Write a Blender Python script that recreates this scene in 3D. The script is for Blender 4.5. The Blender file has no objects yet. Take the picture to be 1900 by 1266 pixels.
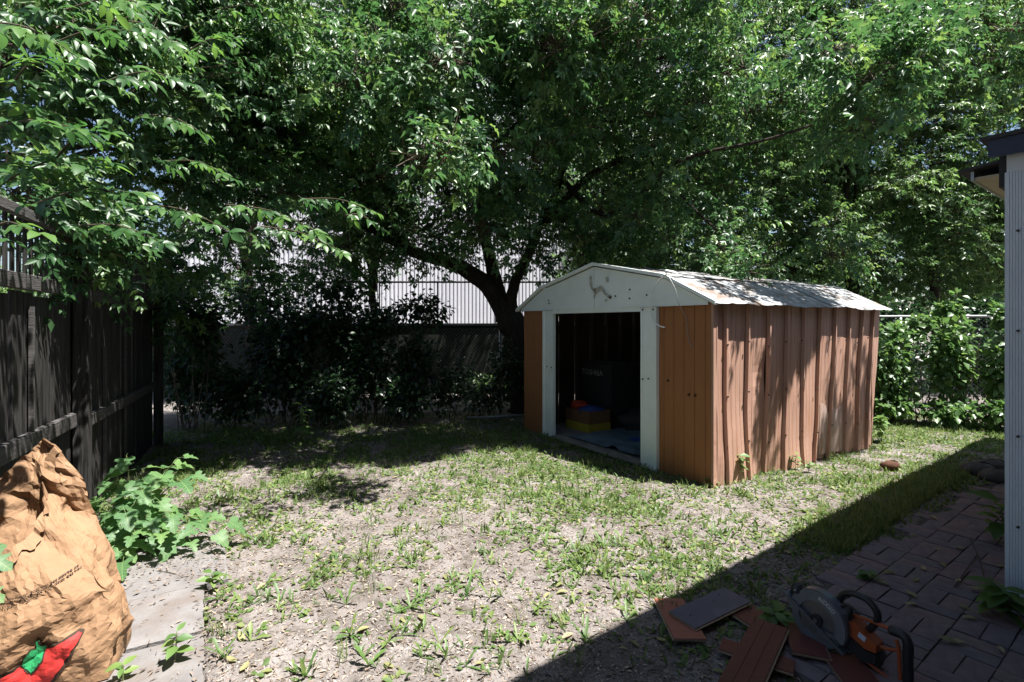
import bpy, bmesh, math, random
import numpy as np
from mathutils import Vector, Matrix

# ------------------------------------------------------------------ camera, sky, sun, exposure
SC = bpy.context.scene
COL = SC.collection
R = math.radians
EYE = 1.5
FPX = 958.0
cam_d = bpy.data.cameras.new('camera')
cam = bpy.data.objects.new('camera', cam_d)
COL.objects.link(cam)
cam.location = (0, 0, EYE)
cam.rotation_euler = (R(90), 0, 0)
cam_d.sensor_width = 36
cam_d.lens = 36 * FPX / 1900
cam_d.shift_y = -33 / 1900
cam_d.clip_start = 0.02
cam_d.clip_end = 1500
SC.camera = cam

SUN_EL = R(69)
SUN_AZ = Vector((0.92, -0.39, 0)).normalized()
world = bpy.data.worlds.new('World')
SC.world = world
world.use_nodes = True
wn = world.node_tree
sky = wn.nodes.new('ShaderNodeTexSky')
sky.sky_type = 'NISHITA'
sky.sun_disc = False
sky.sun_elevation = SUN_EL
sky.sun_rotation = math.atan2(SUN_AZ.x, SUN_AZ.y)
wn.nodes['Background'].inputs[1].default_value = 0.05
wn.links.new(sky.outputs[0], wn.nodes['Background'].inputs[0])

sun_d = bpy.data.lights.new('sun', 'SUN')
sun_d.energy = 5.0
sun_d.angle = R(0.55)
sun_d.color = (1.0, 0.965, 0.92)
sun = bpy.data.objects.new('sun', sun_d)
COL.objects.link(sun)
SUN = Vector((SUN_AZ.x * math.cos(SUN_EL), SUN_AZ.y * math.cos(SUN_EL), math.sin(SUN_EL)))
sun.rotation_euler = SUN.to_track_quat('Z', 'Y').to_euler()
sun.location = (8, -4, 20)

SC.view_settings.view_transform = 'Standard'
SC.view_settings.look = 'None'
SC.view_settings.exposure = 1.58
SC.view_settings.gamma = 1.0
SC.view_settings.use_curve_mapping = False
SC.cycles.max_bounces = 6
SC.cycles.diffuse_bounces = 2
SC.cycles.transmission_bounces = 3
SC.cycles.glossy_bounces = 2
SC.cycles.sample_clamp_indirect = 4

# ------------------------------------------------------------------ helpers
rnd = random.Random(7)
rng = np.random.default_rng(11)
SHX, SHY = -SUN.x / SUN.z, -SUN.y / SUN.z       # ground shadow shift per metre of height


def W(px, py, Y):
    return Vector(((px - 950) / FPX * Y, Y, EYE + (600 - py) / FPX * Y))


def G(px, py, z=0.0):
    Y = FPX * (EYE - z) / (py - 600)
    return Vector(((px - 950) / FPX * Y, Y, z))


def lerp(a, b, t):
    return a + (b - a) * t


def interp(t, keys):
    for (t0, v0), (t1, v1) in zip(keys, keys[1:]):
        if t <= t1:
            k = max(0.0, (t - t0) / (t1 - t0))
            return tuple(lerp(p, q, k) for p, q in zip(v0, v1))
    return keys[-1][1]


_lat = np.random.default_rng(3).random((8, 256, 256))


def vnoise(x, y, seed=0):
    x = np.asarray(x, float); y = np.asarray(y, float)
    L = _lat[seed % 8]
    xi = np.floor(x).astype(int); yi = np.floor(y).astype(int)
    fx = x - xi; fy = y - yi
    fx = fx * fx * (3 - 2 * fx); fy = fy * fy * (3 - 2 * fy)
    a = L[xi & 255, yi & 255]; b = L[(xi + 1) & 255, yi & 255]
    c = L[xi & 255, (yi + 1) & 255]; d = L[(xi + 1) & 255, (yi + 1) & 255]
    return (a * (1 - fx) + b * fx) * (1 - fy) + (c * (1 - fx) + d * fx) * fy


def fbm(x, y, seed=0, oc=4):
    s = 0; a = 0.5
    for i in range(oc):
        s = s + a * (vnoise(np.asarray(x) * 2 ** i + 17.3 * i, np.asarray(y) * 2 ** i + 5.1 * i, seed + i) - 0.5)
        a *= 0.5
    return s


def in_poly(x, y, poly):
    x = np.asarray(x); y = np.asarray(y)
    r = np.zeros(x.shape, bool)
    n = len(poly)
    for i in range(n):
        x0, y0 = poly[i]; x1, y1 = poly[(i + 1) % n]
        if y0 == y1:
            continue
        c = ((y0 > y) != (y1 > y)) & (x < (x1 - x0) * (y - y0) / (y1 - y0) + x0)
        r ^= c
    return r


class MB:
    """collects vertices and faces of one mesh in world coordinates"""
    def __init__(s):
        s.v = []; s.f = []

    def add(s, vs, fs):
        o = len(s.v)
        s.v += [tuple(p) for p in vs]
        s.f += [tuple(i + o for i in f) for f in fs]
        return s

    def obox(s, c, ax, ay, az):
        """oriented box: centre and three half-axis vectors"""
        c = Vector(c); ax = Vector(ax); ay = Vector(ay); az = Vector(az)
        vs = [c + i * ax + j * ay + k * az for k in (-1, 1) for j in (-1, 1) for i in (-1, 1)]
        return s.add(vs, [(0, 2, 3, 1), (4, 5, 7, 6), (0, 1, 5, 4), (2, 6, 7, 3), (0, 4, 6, 2), (1, 3, 7, 5)])

    def bevbox(s, c, ax, ay, az, b):
        """oriented box with chamfered top edges"""
        c = Vector(c); ax = Vector(ax); ay = Vector(ay); az = Vector(az)
        kx = 1 - b / ax.length; ky = 1 - b / ay.length; kz = 1 - b / az.length
        ring = [(-1, -1), (1, -1), (1, 1), (-1, 1)]
        vs = [c + i * ax + j * ay - az for i, j in ring] + [c + i * ax + j * ay + az * kz for i, j in ring] + \
             [c + i * kx * ax + j * ky * ay + az for i, j in ring]
        fs = [(3, 2, 1, 0), (8, 9, 10, 11)]
        for r in (0, 4):
            for i in range(4):
                j = (i + 1) % 4
                fs.append((r + i, r + j, r + 4 + j, r + 4 + i))
        return s.add(vs, fs)

    def tube(s, pts, rad, n=6, cap=True):
        pts = [Vector(p) for p in pts]
        if not isinstance(rad, (list, tuple)):
            rad = [rad] * len(pts)
        vs = []; fs = []
        ref = None
        for i, p in enumerate(pts):
            t = (pts[min(i + 1, len(pts) - 1)] - pts[max(i - 1, 0)])
            if t.length < 1e-9:
                t = Vector((0, 0, 1))
            t.normalize()
            if ref is None:
                ref = t.orthogonal().normalized()
            ref = (ref - t * ref.dot(t))
            if ref.length < 1e-6:
                ref = t.orthogonal()
            ref.normalize()
            bi = t.cross(ref)
            for k in range(n):
                a = 2 * math.pi * k / n
                vs.append(p + rad[i] * (math.cos(a) * ref + math.sin(a) * bi))
        for i in range(len(pts) - 1):
            for k in range(n):
                k2 = (k + 1) % n
                fs.append((i * n + k, i * n + k2, (i + 1) * n + k2, (i + 1) * n + k))
        if cap:
            fs.append(tuple(reversed(range(n))))
            fs.append(tuple((len(pts) - 1) * n + k for k in range(n)))
        return s.add(vs, fs)

    def prism(s, poly, h0, h1, fr):
        """polygon (a, b) extruded between h0 and h1, fr maps (a, b, h) to the world"""
        n = len(poly)
        vs = [fr(a, b, h0) for a, b in poly] + [fr(a, b, h1) for a, b in poly]
        fs = [tuple(reversed(range(n))), tuple(range(n, 2 * n))]
        fs += [(i, (i + 1) % n, n + (i + 1) % n, n + i) for i in range(n)]
        return s.add(vs, fs)

    def grid(s, fn, nu, nv):
        vs = [fn(i / nu, j / nv) for j in range(nv + 1) for i in range(nu + 1)]
        w = nu + 1
        fs = [(j * w + i, j * w + i + 1, (j + 1) * w + i + 1, (j + 1) * w + i) for j in range(nv) for i in range(nu)]
        return s.add(vs, fs)

    def build(s, name, mat, parent=None, smooth=False, fix=True):
        me = bpy.data.meshes.new(name)
        o0 = Vector(parent['_w']) if parent is not None and '_w' in parent else Vector((0, 0, 0))
        me.from_pydata([tuple(Vector(p) - o0) for p in s.v], [], s.f)
        if fix:
            bm = bmesh.new(); bm.from_mesh(me)
            bmesh.ops.recalc_face_normals(bm, faces=bm.faces)
            bm.to_mesh(me); bm.free()
        if smooth:
            me.polygons.foreach_set('use_smooth', [True] * len(me.polygons))
        me.materials.append(mat)
        o = bpy.data.objects.new(name, me)
        COL.objects.link(o)
        if parent is not None:
            o.parent = parent
            o['_w'] = tuple(o0)
        return o


def tag(o, label=None, cat=None, group=None, kind=None):
    if label: o['label'] = label
    if cat: o['category'] = cat
    if group: o['group'] = group
    if kind: o['kind'] = kind
    return o


def thing(name, loc, label, cat, group=None):
    o = bpy.data.objects.new(name, None)
    COL.objects.link(o)
    o.location = loc
    o['_w'] = tuple(loc)
    o.empty_display_size = 0.1
    return tag(o, label, cat, group)


def inst(name, me, mtx, parent=None):
    o = bpy.data.objects.new(name, me)
    COL.objects.link(o)
    if parent is not None:
        o.parent = parent
        mtx = Matrix.Translation(-Vector(parent['_w'])) @ mtx
    o.matrix_basis = mtx
    return o


def mesh_from_arrays(name, verts, faces, mat, tint=None):
    """verts (n,3), faces (m,k) as numpy arrays"""
    me = bpy.data.meshes.new(name)
    n, k = faces.shape
    me.vertices.add(len(verts)); me.vertices.foreach_set('co', verts.astype(np.float32).ravel())
    me.loops.add(n * k); me.loops.foreach_set('vertex_index', faces.astype(np.int32).ravel())
    me.polygons.add(n); me.polygons.foreach_set('loop_start', np.arange(0, n * k, k, dtype=np.int32))
    me.update(calc_edges=True)
    if tint is not None:
        at = me.attributes.new('tint', 'FLOAT', 'POINT')
        at.data.foreach_set('value', tint.astype(np.float32))
    me.materials.append(mat)
    return me


def obj_of(me, name, parent=None):
    o = bpy.data.objects.new(name, me)
    COL.objects.link(o)
    if parent is not None:
        o.parent = parent
        o.location = -Vector(parent['_w'])
    return o


# ------------------------------------------------------------------ materials
def newmat(name):
    m = bpy.data.materials.new(name)
    m.use_nodes = True
    nt = m.node_tree
    return m, nt, nt.nodes['Principled BSDF']


def mat(name, c1, c2=None, rough=0.7, scale=8.0, detail=6.0, stretch=None, bump=0.0, bscale=None, spec=0.3,
        metal=0.0, c3=None, s3=2.0, t3=(0.55, 0.7), coat=0.0):
    m, nt, b = newmat(name)
    N = nt.nodes; L = nt.links
    b.inputs['Roughness'].default_value = rough
    b.inputs['Specular IOR Level'].default_value = spec
    b.inputs['Metallic'].default_value = metal
    b.inputs['Coat Weight'].default_value = coat
    if c2 is None:
        c2 = tuple(x * 0.8 for x in c1)
    tc = N.new('ShaderNodeTexCoord')
    mp = N.new('ShaderNodeMapping')
    L.new(tc.outputs['Object'], mp.inputs[0])
    if stretch: mp.inputs['Scale'].default_value = stretch
    nz = N.new('ShaderNodeTexNoise')
    nz.inputs['Scale'].default_value = scale; nz.inputs['Detail'].default_value = detail
    nz.inputs['Roughness'].default_value = 0.62
    L.new(mp.outputs[0], nz.inputs['Vector'])
    rp = N.new('ShaderNodeValToRGB')
    rp.color_ramp.elements[0].position = 0.32; rp.color_ramp.elements[0].color = (*c2, 1)
    rp.color_ramp.elements[1].position = 0.68; rp.color_ramp.elements[1].color = (*c1, 1)
    L.new(nz.outputs['Fac'], rp.inputs[0])
    out = rp.outputs[0]
    if c3 is not None:
        n2 = N.new('ShaderNodeTexNoise')
        n2.inputs['Scale'].default_value = s3; n2.inputs['Detail'].default_value = 8
        n2.inputs['Roughness'].default_value = 0.7
        L.new(mp.outputs[0], n2.inputs['Vector'])
        r2 = N.new('ShaderNodeValToRGB')
        r2.color_ramp.elements[0].position = t3[0]; r2.color_ramp.elements[0].color = (0, 0, 0, 1)
        r2.color_ramp.elements[1].position = t3[1]; r2.color_ramp.elements[1].color = (1, 1, 1, 1)
        L.new(n2.outputs['Fac'], r2.inputs[0])
        mx = N.new('ShaderNodeMix'); mx.data_type = 'RGBA'
        L.new(r2.outputs[0], mx.inputs['Factor'])
        L.new(out, mx.inputs[6]); mx.inputs[7].default_value = (*c3, 1)
        out = mx.outputs[2]
    L.new(out, b.inputs['Base Color'])
    if bump:
        n3 = N.new('ShaderNodeTexNoise')
        n3.inputs['Scale'].default_value = bscale or scale * 3; n3.inputs['Detail'].default_value = 5
        L.new(mp.outputs[0], n3.inputs['Vector'])
        bp = N.new('ShaderNodeBump'); bp.inputs['Strength'].default_value = bump; bp.inputs['Distance'].default_value = 0.02
        L.new(n3.outputs['Fac'], bp.inputs['Height'])
        L.new(bp.outputs[0], b.inputs['Normal'])
    return m


def leafmat(name, lo, mid, hi, trans=0.35, rough=0.42, spec=0.5, attr=True, veins=0.0):
    """leaf blade: principled with a translucent share, colour by the 'tint' attribute or per object"""
    m, nt, b = newmat(name)
    N = nt.nodes; L = nt.links
    rp = N.new('ShaderNodeValToRGB')
    e = rp.color_ramp.elements
    e[0].position = 0.0; e[0].color = (*lo, 1)
    e[1].position = 1.0; e[1].color = (*hi, 1)
    em = e.new(0.55); em.color = (*mid, 1)
    if attr:
        a = N.new('ShaderNodeAttribute'); a.attribute_name = 'tint'
        L.new(a.outputs['Fac'], rp.inputs[0])
    else:
        oi = N.new('ShaderNodeObjectInfo')
        L.new(oi.outputs['Random'], rp.inputs[0])
    col = rp.outputs[0]
    if veins:
        tc = N.new('ShaderNodeTexCoord'); sx = N.new('ShaderNodeSeparateXYZ')
        L.new(tc.outputs['Object'], sx.inputs[0])
        def mth(op, a, c):
            q = N.new('ShaderNodeMath'); q.operation = op
            for k_, v_ in ((0, a), (1, c)):
                if isinstance(v_, (int, float)): q.inputs[k_].default_value = v_
                elif v_ is not None: L.new(v_, q.inputs[k_])
            return q.outputs[0]
        ab = mth('ABSOLUTE', sx.outputs['X'], None)
        sid = mth('PINGPONG', mth('SUBTRACT', sx.outputs['Y'], mth('MULTIPLY', ab, .75)), .075)
        sid = mth('LESS_THAN', sid, .009)
        mid_ = mth('LESS_THAN', ab, .014)
        ve = mth('MAXIMUM', sid, mid_)
        nz = N.new('ShaderNodeTexNoise'); nz.inputs['Scale'].default_value = 4.0; nz.inputs['Detail'].default_value = 4
        L.new(tc.outputs['Object'], nz.inputs['Vector'])
        mz = N.new('ShaderNodeMix'); mz.data_type = 'RGBA'; mz.blend_type = 'MULTIPLY'
        mz.inputs['Factor'].default_value = .55
        L.new(col, mz.inputs[6]); 
        r3 = N.new('ShaderNodeValToRGB'); r3.color_ramp.elements[0].position = .3; r3.color_ramp.elements[0].color = (.45, .5, .4, 1)
        r3.color_ramp.elements[1].position = .7
        L.new(nz.outputs['Fac'], r3.inputs[0]); L.new(r3.outputs[0], mz.inputs[7])
        mv = N.new('ShaderNodeMix'); mv.data_type = 'RGBA'
        L.new(mth('MULTIPLY', ve, veins), mv.inputs['Factor'])
        L.new(mz.outputs[2], mv.inputs[6]); mv.inputs[7].default_value = (.26, .36, .14, 1)
        col = mv.outputs[2]
        bp = N.new('ShaderNodeBump'); bp.inputs['Strength'].default_value = .5; bp.inputs['Distance'].default_value = .01
        bp.invert = True
        L.new(ve, bp.inputs['Height']); L.new(bp.outputs[0], b.inputs['Normal'])
    L.new(col, b.inputs['Base Color'])
    b.inputs['Roughness'].default_value = rough
    b.inputs['Specular IOR Level'].default_value = spec
    tr = N.new('ShaderNodeBsdfTranslucent')
    hs = N.new('ShaderNodeHueSaturation')
    hs.inputs['Hue'].default_value = 0.486; hs.inputs['Saturation'].default_value = 1.08; hs.inputs['Value'].default_value = 2.1
    L.new(col, hs.inputs['Color'])
    L.new(hs.outputs[0], tr.inputs['Color'])
    mx = N.new('ShaderNodeMixShader'); mx.inputs[0].default_value = trans
    L.new(b.outputs[0], mx.inputs[1]); L.new(tr.outputs[0], mx.inputs[2])
    L.new(mx.outputs[0], N['Material Output'].inputs['Surface'])
    return m


def tintmat(name, c0, c1, c2, rough=0.85):
    m, nt, b = newmat(name)
    a = nt.nodes.new('ShaderNodeAttribute'); a.attribute_name = 'tint'
    rp = nt.nodes.new('ShaderNodeValToRGB')
    e = rp.color_ramp.elements
    e[0].color = (*c0, 1); e[1].color = (*c2, 1)
    em = e.new(0.5); em.color = (*c1, 1)
    nt.links.new(a.outputs['Fac'], rp.inputs[0]); nt.links.new(rp.outputs[0], b.inputs['Base Color'])
    b.inputs['Roughness'].default_value = rough
    return m


M = {}
M['soil'] = mat('soil', (0.255, 0.230, 0.216), (0.125, 0.108, 0.098), 0.95, 1.6, 12, bump=0.8, bscale=55, spec=0.1,
                c3=(0.075, 0.064, 0.050), s3=9, t3=(0.47, 0.68))
M['concrete'] = mat('concrete', (0.20, 0.19, 0.187), (0.14, 0.13, 0.126), 0.9, 6, 10, bump=0.3, bscale=80, spec=0.15,
                    c3=(0.15, 0.122, 0.105), s3=4, t3=(0.5, 0.72))
M['paver_a'] = mat('paver_a', (0.225, 0.172, 0.185), (0.155, 0.118, 0.13), 0.9, 14, 8, bump=0.35, bscale=120, spec=0.15)
M['paver_b'] = mat('paver_b', (0.20, 0.168, 0.185), (0.145, 0.122, 0.136), 0.9, 14, 8, bump=0.35, bscale=120, spec=0.15)
M['paver_c'] = mat('paver_c', (0.245, 0.182, 0.185), (0.175, 0.13, 0.133), 0.9, 14, 8, bump=0.35, bscale=120, spec=0.15)
M['bed'] = mat('bed', (0.13, 0.112, 0.10), (0.07, 0.06, 0.053), 0.95, 30, 8, bump=0.4)
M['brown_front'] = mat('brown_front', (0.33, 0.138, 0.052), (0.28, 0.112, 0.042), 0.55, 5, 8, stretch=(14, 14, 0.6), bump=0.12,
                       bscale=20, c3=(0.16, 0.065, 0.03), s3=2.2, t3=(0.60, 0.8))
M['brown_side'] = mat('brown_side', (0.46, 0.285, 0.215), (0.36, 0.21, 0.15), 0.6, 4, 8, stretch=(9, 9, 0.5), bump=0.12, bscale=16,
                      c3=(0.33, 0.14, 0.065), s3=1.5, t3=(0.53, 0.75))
M['brown_patch'] = mat('brown_patch', (0.54, 0.42, 0.37), (0.45, 0.30, 0.235), 0.65, 3, 8, stretch=(6, 6, 0.8), bump=0.1,
                       c3=(0.34, 0.2, 0.14), s3=2, t3=(0.5, 0.65))
M['shed_white'] = mat('shed_white', (0.80, 0.84, 0.80), (0.71, 0.755, 0.72), 0.5, 5, 8, c3=(0.42, 0.38, 0.30), s3=4, t3=(0.68, 0.86))
M['roof_white'] = mat('roof_white', (0.46, 0.47, 0.485), (0.21, 0.21, 0.215), 0.45, 11, 9, stretch=(1, 1, 1),
                      c3=(0.20, 0.15, 0.12), s3=3.4, t3=(0.50, 0.60), spec=0.4)
M['dark_joint'] = mat('dark_joint', (0.06, 0.04, 0.03), rough=0.8)
M['rust'] = mat('rust', (0.09, 0.04, 0.02), (0.05, 0.022, 0.014), 0.9, 30)
M['bolt'] = mat('bolt', (0.05, 0.045, 0.04), rough=0.5, metal=0.4)
M['faded_mark'] = mat('faded_mark', (0.60, 0.60, 0.52), (0.22, 0.20, 0.14), 0.8, 20, 6)
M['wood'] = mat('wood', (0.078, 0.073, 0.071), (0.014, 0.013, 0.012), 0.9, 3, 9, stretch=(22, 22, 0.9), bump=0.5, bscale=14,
                c3=(0.035, 0.03, 0.027), s3=2.5, t3=(0.55, 0.8), spec=0.15)  # board colour lowered to deepen the shade on the fence
M['wood_rail'] = mat('wood_rail', (0.12, 0.113, 0.112), (0.055, 0.051, 0.049), 0.9, 4, 9, stretch=(1.5, 1.5, 22), bump=0.5, bscale=14, spec=0.15)
M['bark'] = mat('bark', (0.055, 0.045, 0.037), (0.026, 0.021, 0.018), 0.95, 6, 9, stretch=(5, 5, 1.0), bump=0.9, bscale=9, spec=0.1)
M['twig'] = mat('twig', (0.11, 0.085, 0.055), (0.06, 0.048, 0.032), 0.85, 10)
M['stem'] = mat('stem', (0.16, 0.19, 0.07), (0.11, 0.13, 0.05), 0.6, 10)
M['galv'] = mat('galv', (0.36, 0.37, 0.38), (0.26, 0.27, 0.28), 0.45, 20, metal=0.6)
M['wall_dark'] = mat('wall_dark', (0.026, 0.030, 0.024), (0.017, 0.020, 0.016), 0.9, 3, 8, bump=0.3, c3=(0.013, 0.02, 0.011), s3=1.2)  # lane wall colour lowered in place of tree shade
M['steel_white'] = mat('steel_white', (0.62, 0.62, 0.67), (0.52, 0.52, 0.57), 0.5, 1.2, 6, stretch=(1, 1, 0.3))
M['vent'] = mat('vent', (0.12, 0.12, 0.13), rough=0.6)
M['siding'] = mat('siding', (0.70, 0.74, 0.80), (0.63, 0.67, 0.73), 0.5, 3, 6)
M['fascia_blue'] = mat('fascia_blue', (0.045, 0.06, 0.105), (0.03, 0.04, 0.075), 0.5, 8, 7, bump=0.1)
M['dark_trim'] = mat('dark_trim', (0.03, 0.03, 0.034), rough=0.6)
M['soffit'] = mat('soffit', (0.50, 0.43, 0.31), (0.43, 0.37, 0.27), 0.6, 5)
M['house_wall'] = mat('house_wall', (0.33, 0.28, 0.25), (0.27, 0.23, 0.20), 0.9, 6, 8, bump=0.3)
M['shingle'] = mat('shingle', (0.07, 0.07, 0.075), (0.045, 0.045, 0.05), 0.9, 40, 6, bump=0.4)
M['kraft'] = mat('kraft', (0.285, 0.172, 0.098), (0.24, 0.142, 0.079), 0.75, 9, 8, bump=0.3, bscale=30, spec=0.2)
M['print_black'] = mat('print_black', (0.05, 0.032, 0.022), rough=0.8)
M['print_red'] = mat('print_red', (0.50, 0.035, 0.03), (0.42, 0.028, 0.025), 0.65, 8)
M['print_green'] = mat('print_green', (0.025, 0.28, 0.10), (0.02, 0.23, 0.08), 0.65, 8)
M['lam_red'] = mat('lam_red', (0.150, 0.046, 0.038), (0.105, 0.032, 0.027), 0.42, 4, 8, stretch=(3, 14, 1), spec=0.35)
M['lam_dark'] = mat('lam_dark', (0.125, 0.12, 0.15), (0.10, 0.096, 0.122), 0.55, 7, 8, c3=(0.16, 0.155, 0.18), s3=6, t3=(0.55, 0.75))
M['lam_core'] = mat('lam_core', (0.30, 0.22, 0.15), (0.22, 0.16, 0.11), 0.85, 40)
M['lam_rust'] = mat('lam_rust', (0.34, 0.135, 0.095), (0.27, 0.10, 0.072), 0.5, 5, 8, stretch=(3, 12, 1))
M['saw_black'] = mat('saw_black', (0.022, 0.022, 0.025), (0.016, 0.016, 0.018), 0.45, 20, spec=0.5)
M['saw_grey'] = mat('saw_grey', (0.20, 0.215, 0.25), (0.16, 0.172, 0.20), 0.38, 12, metal=0.3, spec=0.5)
M['saw_low'] = mat('saw_low', (0.17, 0.19, 0.23), (0.13, 0.145, 0.17), 0.4, 12, metal=0.4, spec=0.5)
M['saw_orange'] = mat('saw_orange', (0.38, 0.085, 0.025), (0.30, 0.066, 0.02), 0.45, 10, spec=0.4)
M['saw_steel'] = mat('saw_steel', (0.30, 0.31, 0.33), (0.22, 0.23, 0.25), 0.35, 12, metal=0.8)
M['white_print_dim'] = mat('white_print_dim', (0.36, 0.36, 0.36), rough=0.7)  # white lettering dimmed, interior shade put into its colour
M['white_print'] = mat('white_print', (0.78, 0.78, 0.76), rough=0.6)
M['sticker'] = mat('sticker', (0.35, 0.45, 0.62), (0.6, 0.64, 0.7), 0.4, 45, 2)
M['cable_white'] = mat('cable_white', (0.82, 0.82, 0.80), rough=0.5)
M['card_brown'] = mat('card_brown', (0.24, 0.12, 0.055), (0.19, 0.095, 0.045), 0.8, 10)
M['card_yellow'] = mat('card_yellow', (0.46, 0.35, 0.035), (0.38, 0.29, 0.03), 0.7, 10)
M['card_dark'] = mat('card_dark', (0.04, 0.037, 0.037), (0.03, 0.028, 0.028), 0.7, 10)
M['cloth_red'] = mat('cloth_red', (0.55, 0.075, 0.03), (0.42, 0.05, 0.02), 0.8, 20)
M['cloth_blue'] = mat('cloth_blue', (0.04, 0.08, 0.26), (0.03, 0.055, 0.18), 0.5, 12)
M['sheet_teal'] = mat('sheet_teal', (0.20, 0.27, 0.30), (0.10, 0.14, 0.165), 0.5, 6)
M['tarp_blue'] = mat('tarp_blue', (0.03, 0.10, 0.42), (0.02, 0.065, 0.30), 0.35, 9, spec=0.5)
M['shed_inside'] = mat('shed_inside', (0.075, 0.05, 0.04), (0.05, 0.034, 0.028), 0.6, 5, 8)  # inner wall brown darkened so the interior reads as unlit
M['stone_dark'] = mat('stone_dark', (0.10, 0.095, 0.095), (0.06, 0.056, 0.055), 0.9, 12, 8, bump=0.4)
M['plywood'] = mat('plywood', (0.30, 0.27, 0.24), (0.2, 0.18, 0.16), 0.85, 6, 8)
M['pebble'] = tintmat('pebble', (0.09, 0.08, 0.075), (0.24, 0.21, 0.195), (0.46, 0.43, 0.40))
M['litter'] = tintmat('litter', (0.065, 0.048, 0.036), (0.20, 0.155, 0.12), (0.36, 0.295, 0.24))
M['bag_in'] = M['kraft']
M['leaf_main'] = leafmat('leaf_main', (0.026, 0.072, 0.026), (0.056, 0.130, 0.042), (0.140, 0.230, 0.062), 0.34, rough=0.42, spec=0.5)
M['leaf_right'] = leafmat('leaf_right', (0.034, 0.078, 0.028), (0.078, 0.148, 0.046), (0.15, 0.228, 0.070), 0.38, rough=0.42, spec=0.5)
M['leaf_shaded'] = leafmat('leaf_shaded', (0.010, 0.028, 0.012), (0.018, 0.046, 0.018), (0.036, 0.078, 0.026), 0.25, rough=0.36, spec=0.5)  # undergrowth greens darkened, shade put into the leaf colour
M['leaf_near'] = leafmat('leaf_near', (0.026, 0.076, 0.024), (0.050, 0.125, 0.032), (0.095, 0.19, 0.042), 0.38, attr=False)
M['leaf_plant'] = leafmat('leaf_plant', (0.075, 0.175, 0.07), (0.105, 0.215, 0.085), (0.15, 0.265, 0.085), 0.36, attr=False, rough=0.5, spec=0.4, veins=0.6)
M['leaf_shrub'] = leafmat('leaf_shrub', (0.042, 0.095, 0.032), (0.075, 0.15, 0.046), (0.125, 0.21, 0.058), 0.36)
M['grass'] = leafmat('grass', (0.06, 0.105, 0.03), (0.11, 0.175, 0.048), (0.22, 0.24, 0.09), 0.3, rough=0.55, spec=0.3)
M['weed'] = leafmat('weed', (0.06, 0.125, 0.032), (0.10, 0.18, 0.045), (0.16, 0.235, 0.06), 0.32, attr=False, rough=0.5)
M['fallen'] = leafmat('fallen', (0.17, 0.18, 0.07), (0.27, 0.25, 0.12), (0.32, 0.27, 0.17), 0.15, attr=False, rough=0.6, spec=0.3)

# ------------------------------------------------------------------ directions of the place
D1 = Vector((-0.527, 0.850, 0)); D2 = Vector((0.850, 0.527, 0))      # shed: front wall, side wall
E2 = Vector((0.805, 0.594, 0)); E1 = Vector((-0.594, 0.805, 0))      # house: yard wall, out into the yard
Z = Vector((0, 0, 1))
C0 = Vector((1.82, 4.71, 0))                                         # near corner of the shed
SW, SD = 3.12, 3.05                                                  # shed width (front), depth (side)

# ground that stays in full sun: crowns are cut by shadow fall to let the sun through
LIT = [(-3.0, 1.0), (-3.1, 3.0), (-3.05, 4.2), (-2.45, 4.75), (-2.15, 5.3), (-1.2, 5.45), (-0.35, 6.15), (0.5, 6.05),
       (1.6, 5.2), (2.2, 5.0), (4.2, 6.4), (5.2, 9.0), (9.0, 9.0), (9.5, 3.0), (3.0, -0.5)]
WALLBAND = [(1.55, 4.9), (1.82, 4.71), (4.35, 6.25), (4.0, 6.9), (1.2, 5.4)]
ROOFBAND = [(1.2, 5.4), (4.0, 6.9), (2.9, 8.6), (0.0, 7.2)]
SPOT = [(-1.95, 3.95), (-1.2, 3.95), (-1.15, 5.0), (-1.9, 5.1)]


def keep_prob(p):
    """chance for a leaf at p (n,3) to be there, by where its shadow falls"""
    sx = p[:, 0] + SHX * p[:, 2]; sy = p[:, 1] + SHY * p[:, 2]
    pr = np.ones(len(p))
    pr[in_poly(sx, sy, LIT)] = 0.0
    wb = in_poly(sx, sy, WALLBAND)
    pr[wb] = np.where(vnoise(sx[wb] * 2.6, sy[wb] * 2.6, 2) > .42, .9, .03)
    pr[in_poly(sx, sy, ROOFBAND)] = 0.55
    pr[in_poly(sx, sy, SPOT)] = 0.55
    return pr

# ------------------------------------------------------------------ ground
def soil_h(x, y):
    h = 0.05 * fbm(np.asarray(x) * 0.9, np.asarray(y) * 0.9, 1) + 0.022 * fbm(np.asarray(x) * 5, np.asarray(y) * 5, 2)
    h = h + 0.012 * fbm(np.asarray(x) * 22, np.asarray(y) * 22, 4, 2)
    return h - 0.004


def slab_mask(x, y):
    """1 where pavers, slabs and the shed floor want the soil lower"""
    x = np.asarray(x, float); y = np.asarray(y, float)
    m = np.zeros(x.shape)
    m[in_poly(x, y, PATIO)] = 1
    m[in_poly(x, y, SLABS)] = 1
    a = (x - C0.x) * D1.x + (y - C0.y) * D1.y
    b = (x - C0.x) * D2.x + (y - C0.y) * D2.y
    m[(a > 0.1) & (a < SW - 0.1) & (b > 0.1) & (b < SD - 0.1)] = 1
    return m


PATIO = [(1.95, 3.16), (2.4, 3.45), (2.75, 3.62), (3.3, 4.05), (4.2, 4.75), (5.4, 5.0), (3.8, 3.2), (2.6, 1.4), (1.0, 1.1), (1.3, 2.55), (1.75, 2.9)]
SLABS = [(-1.25, 2.1), (-1.73, 2.9), (-2.05, 3.72), (-3.4, 3.3), (-2.6, 1.5), (-1.0, 1.3)]


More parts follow.
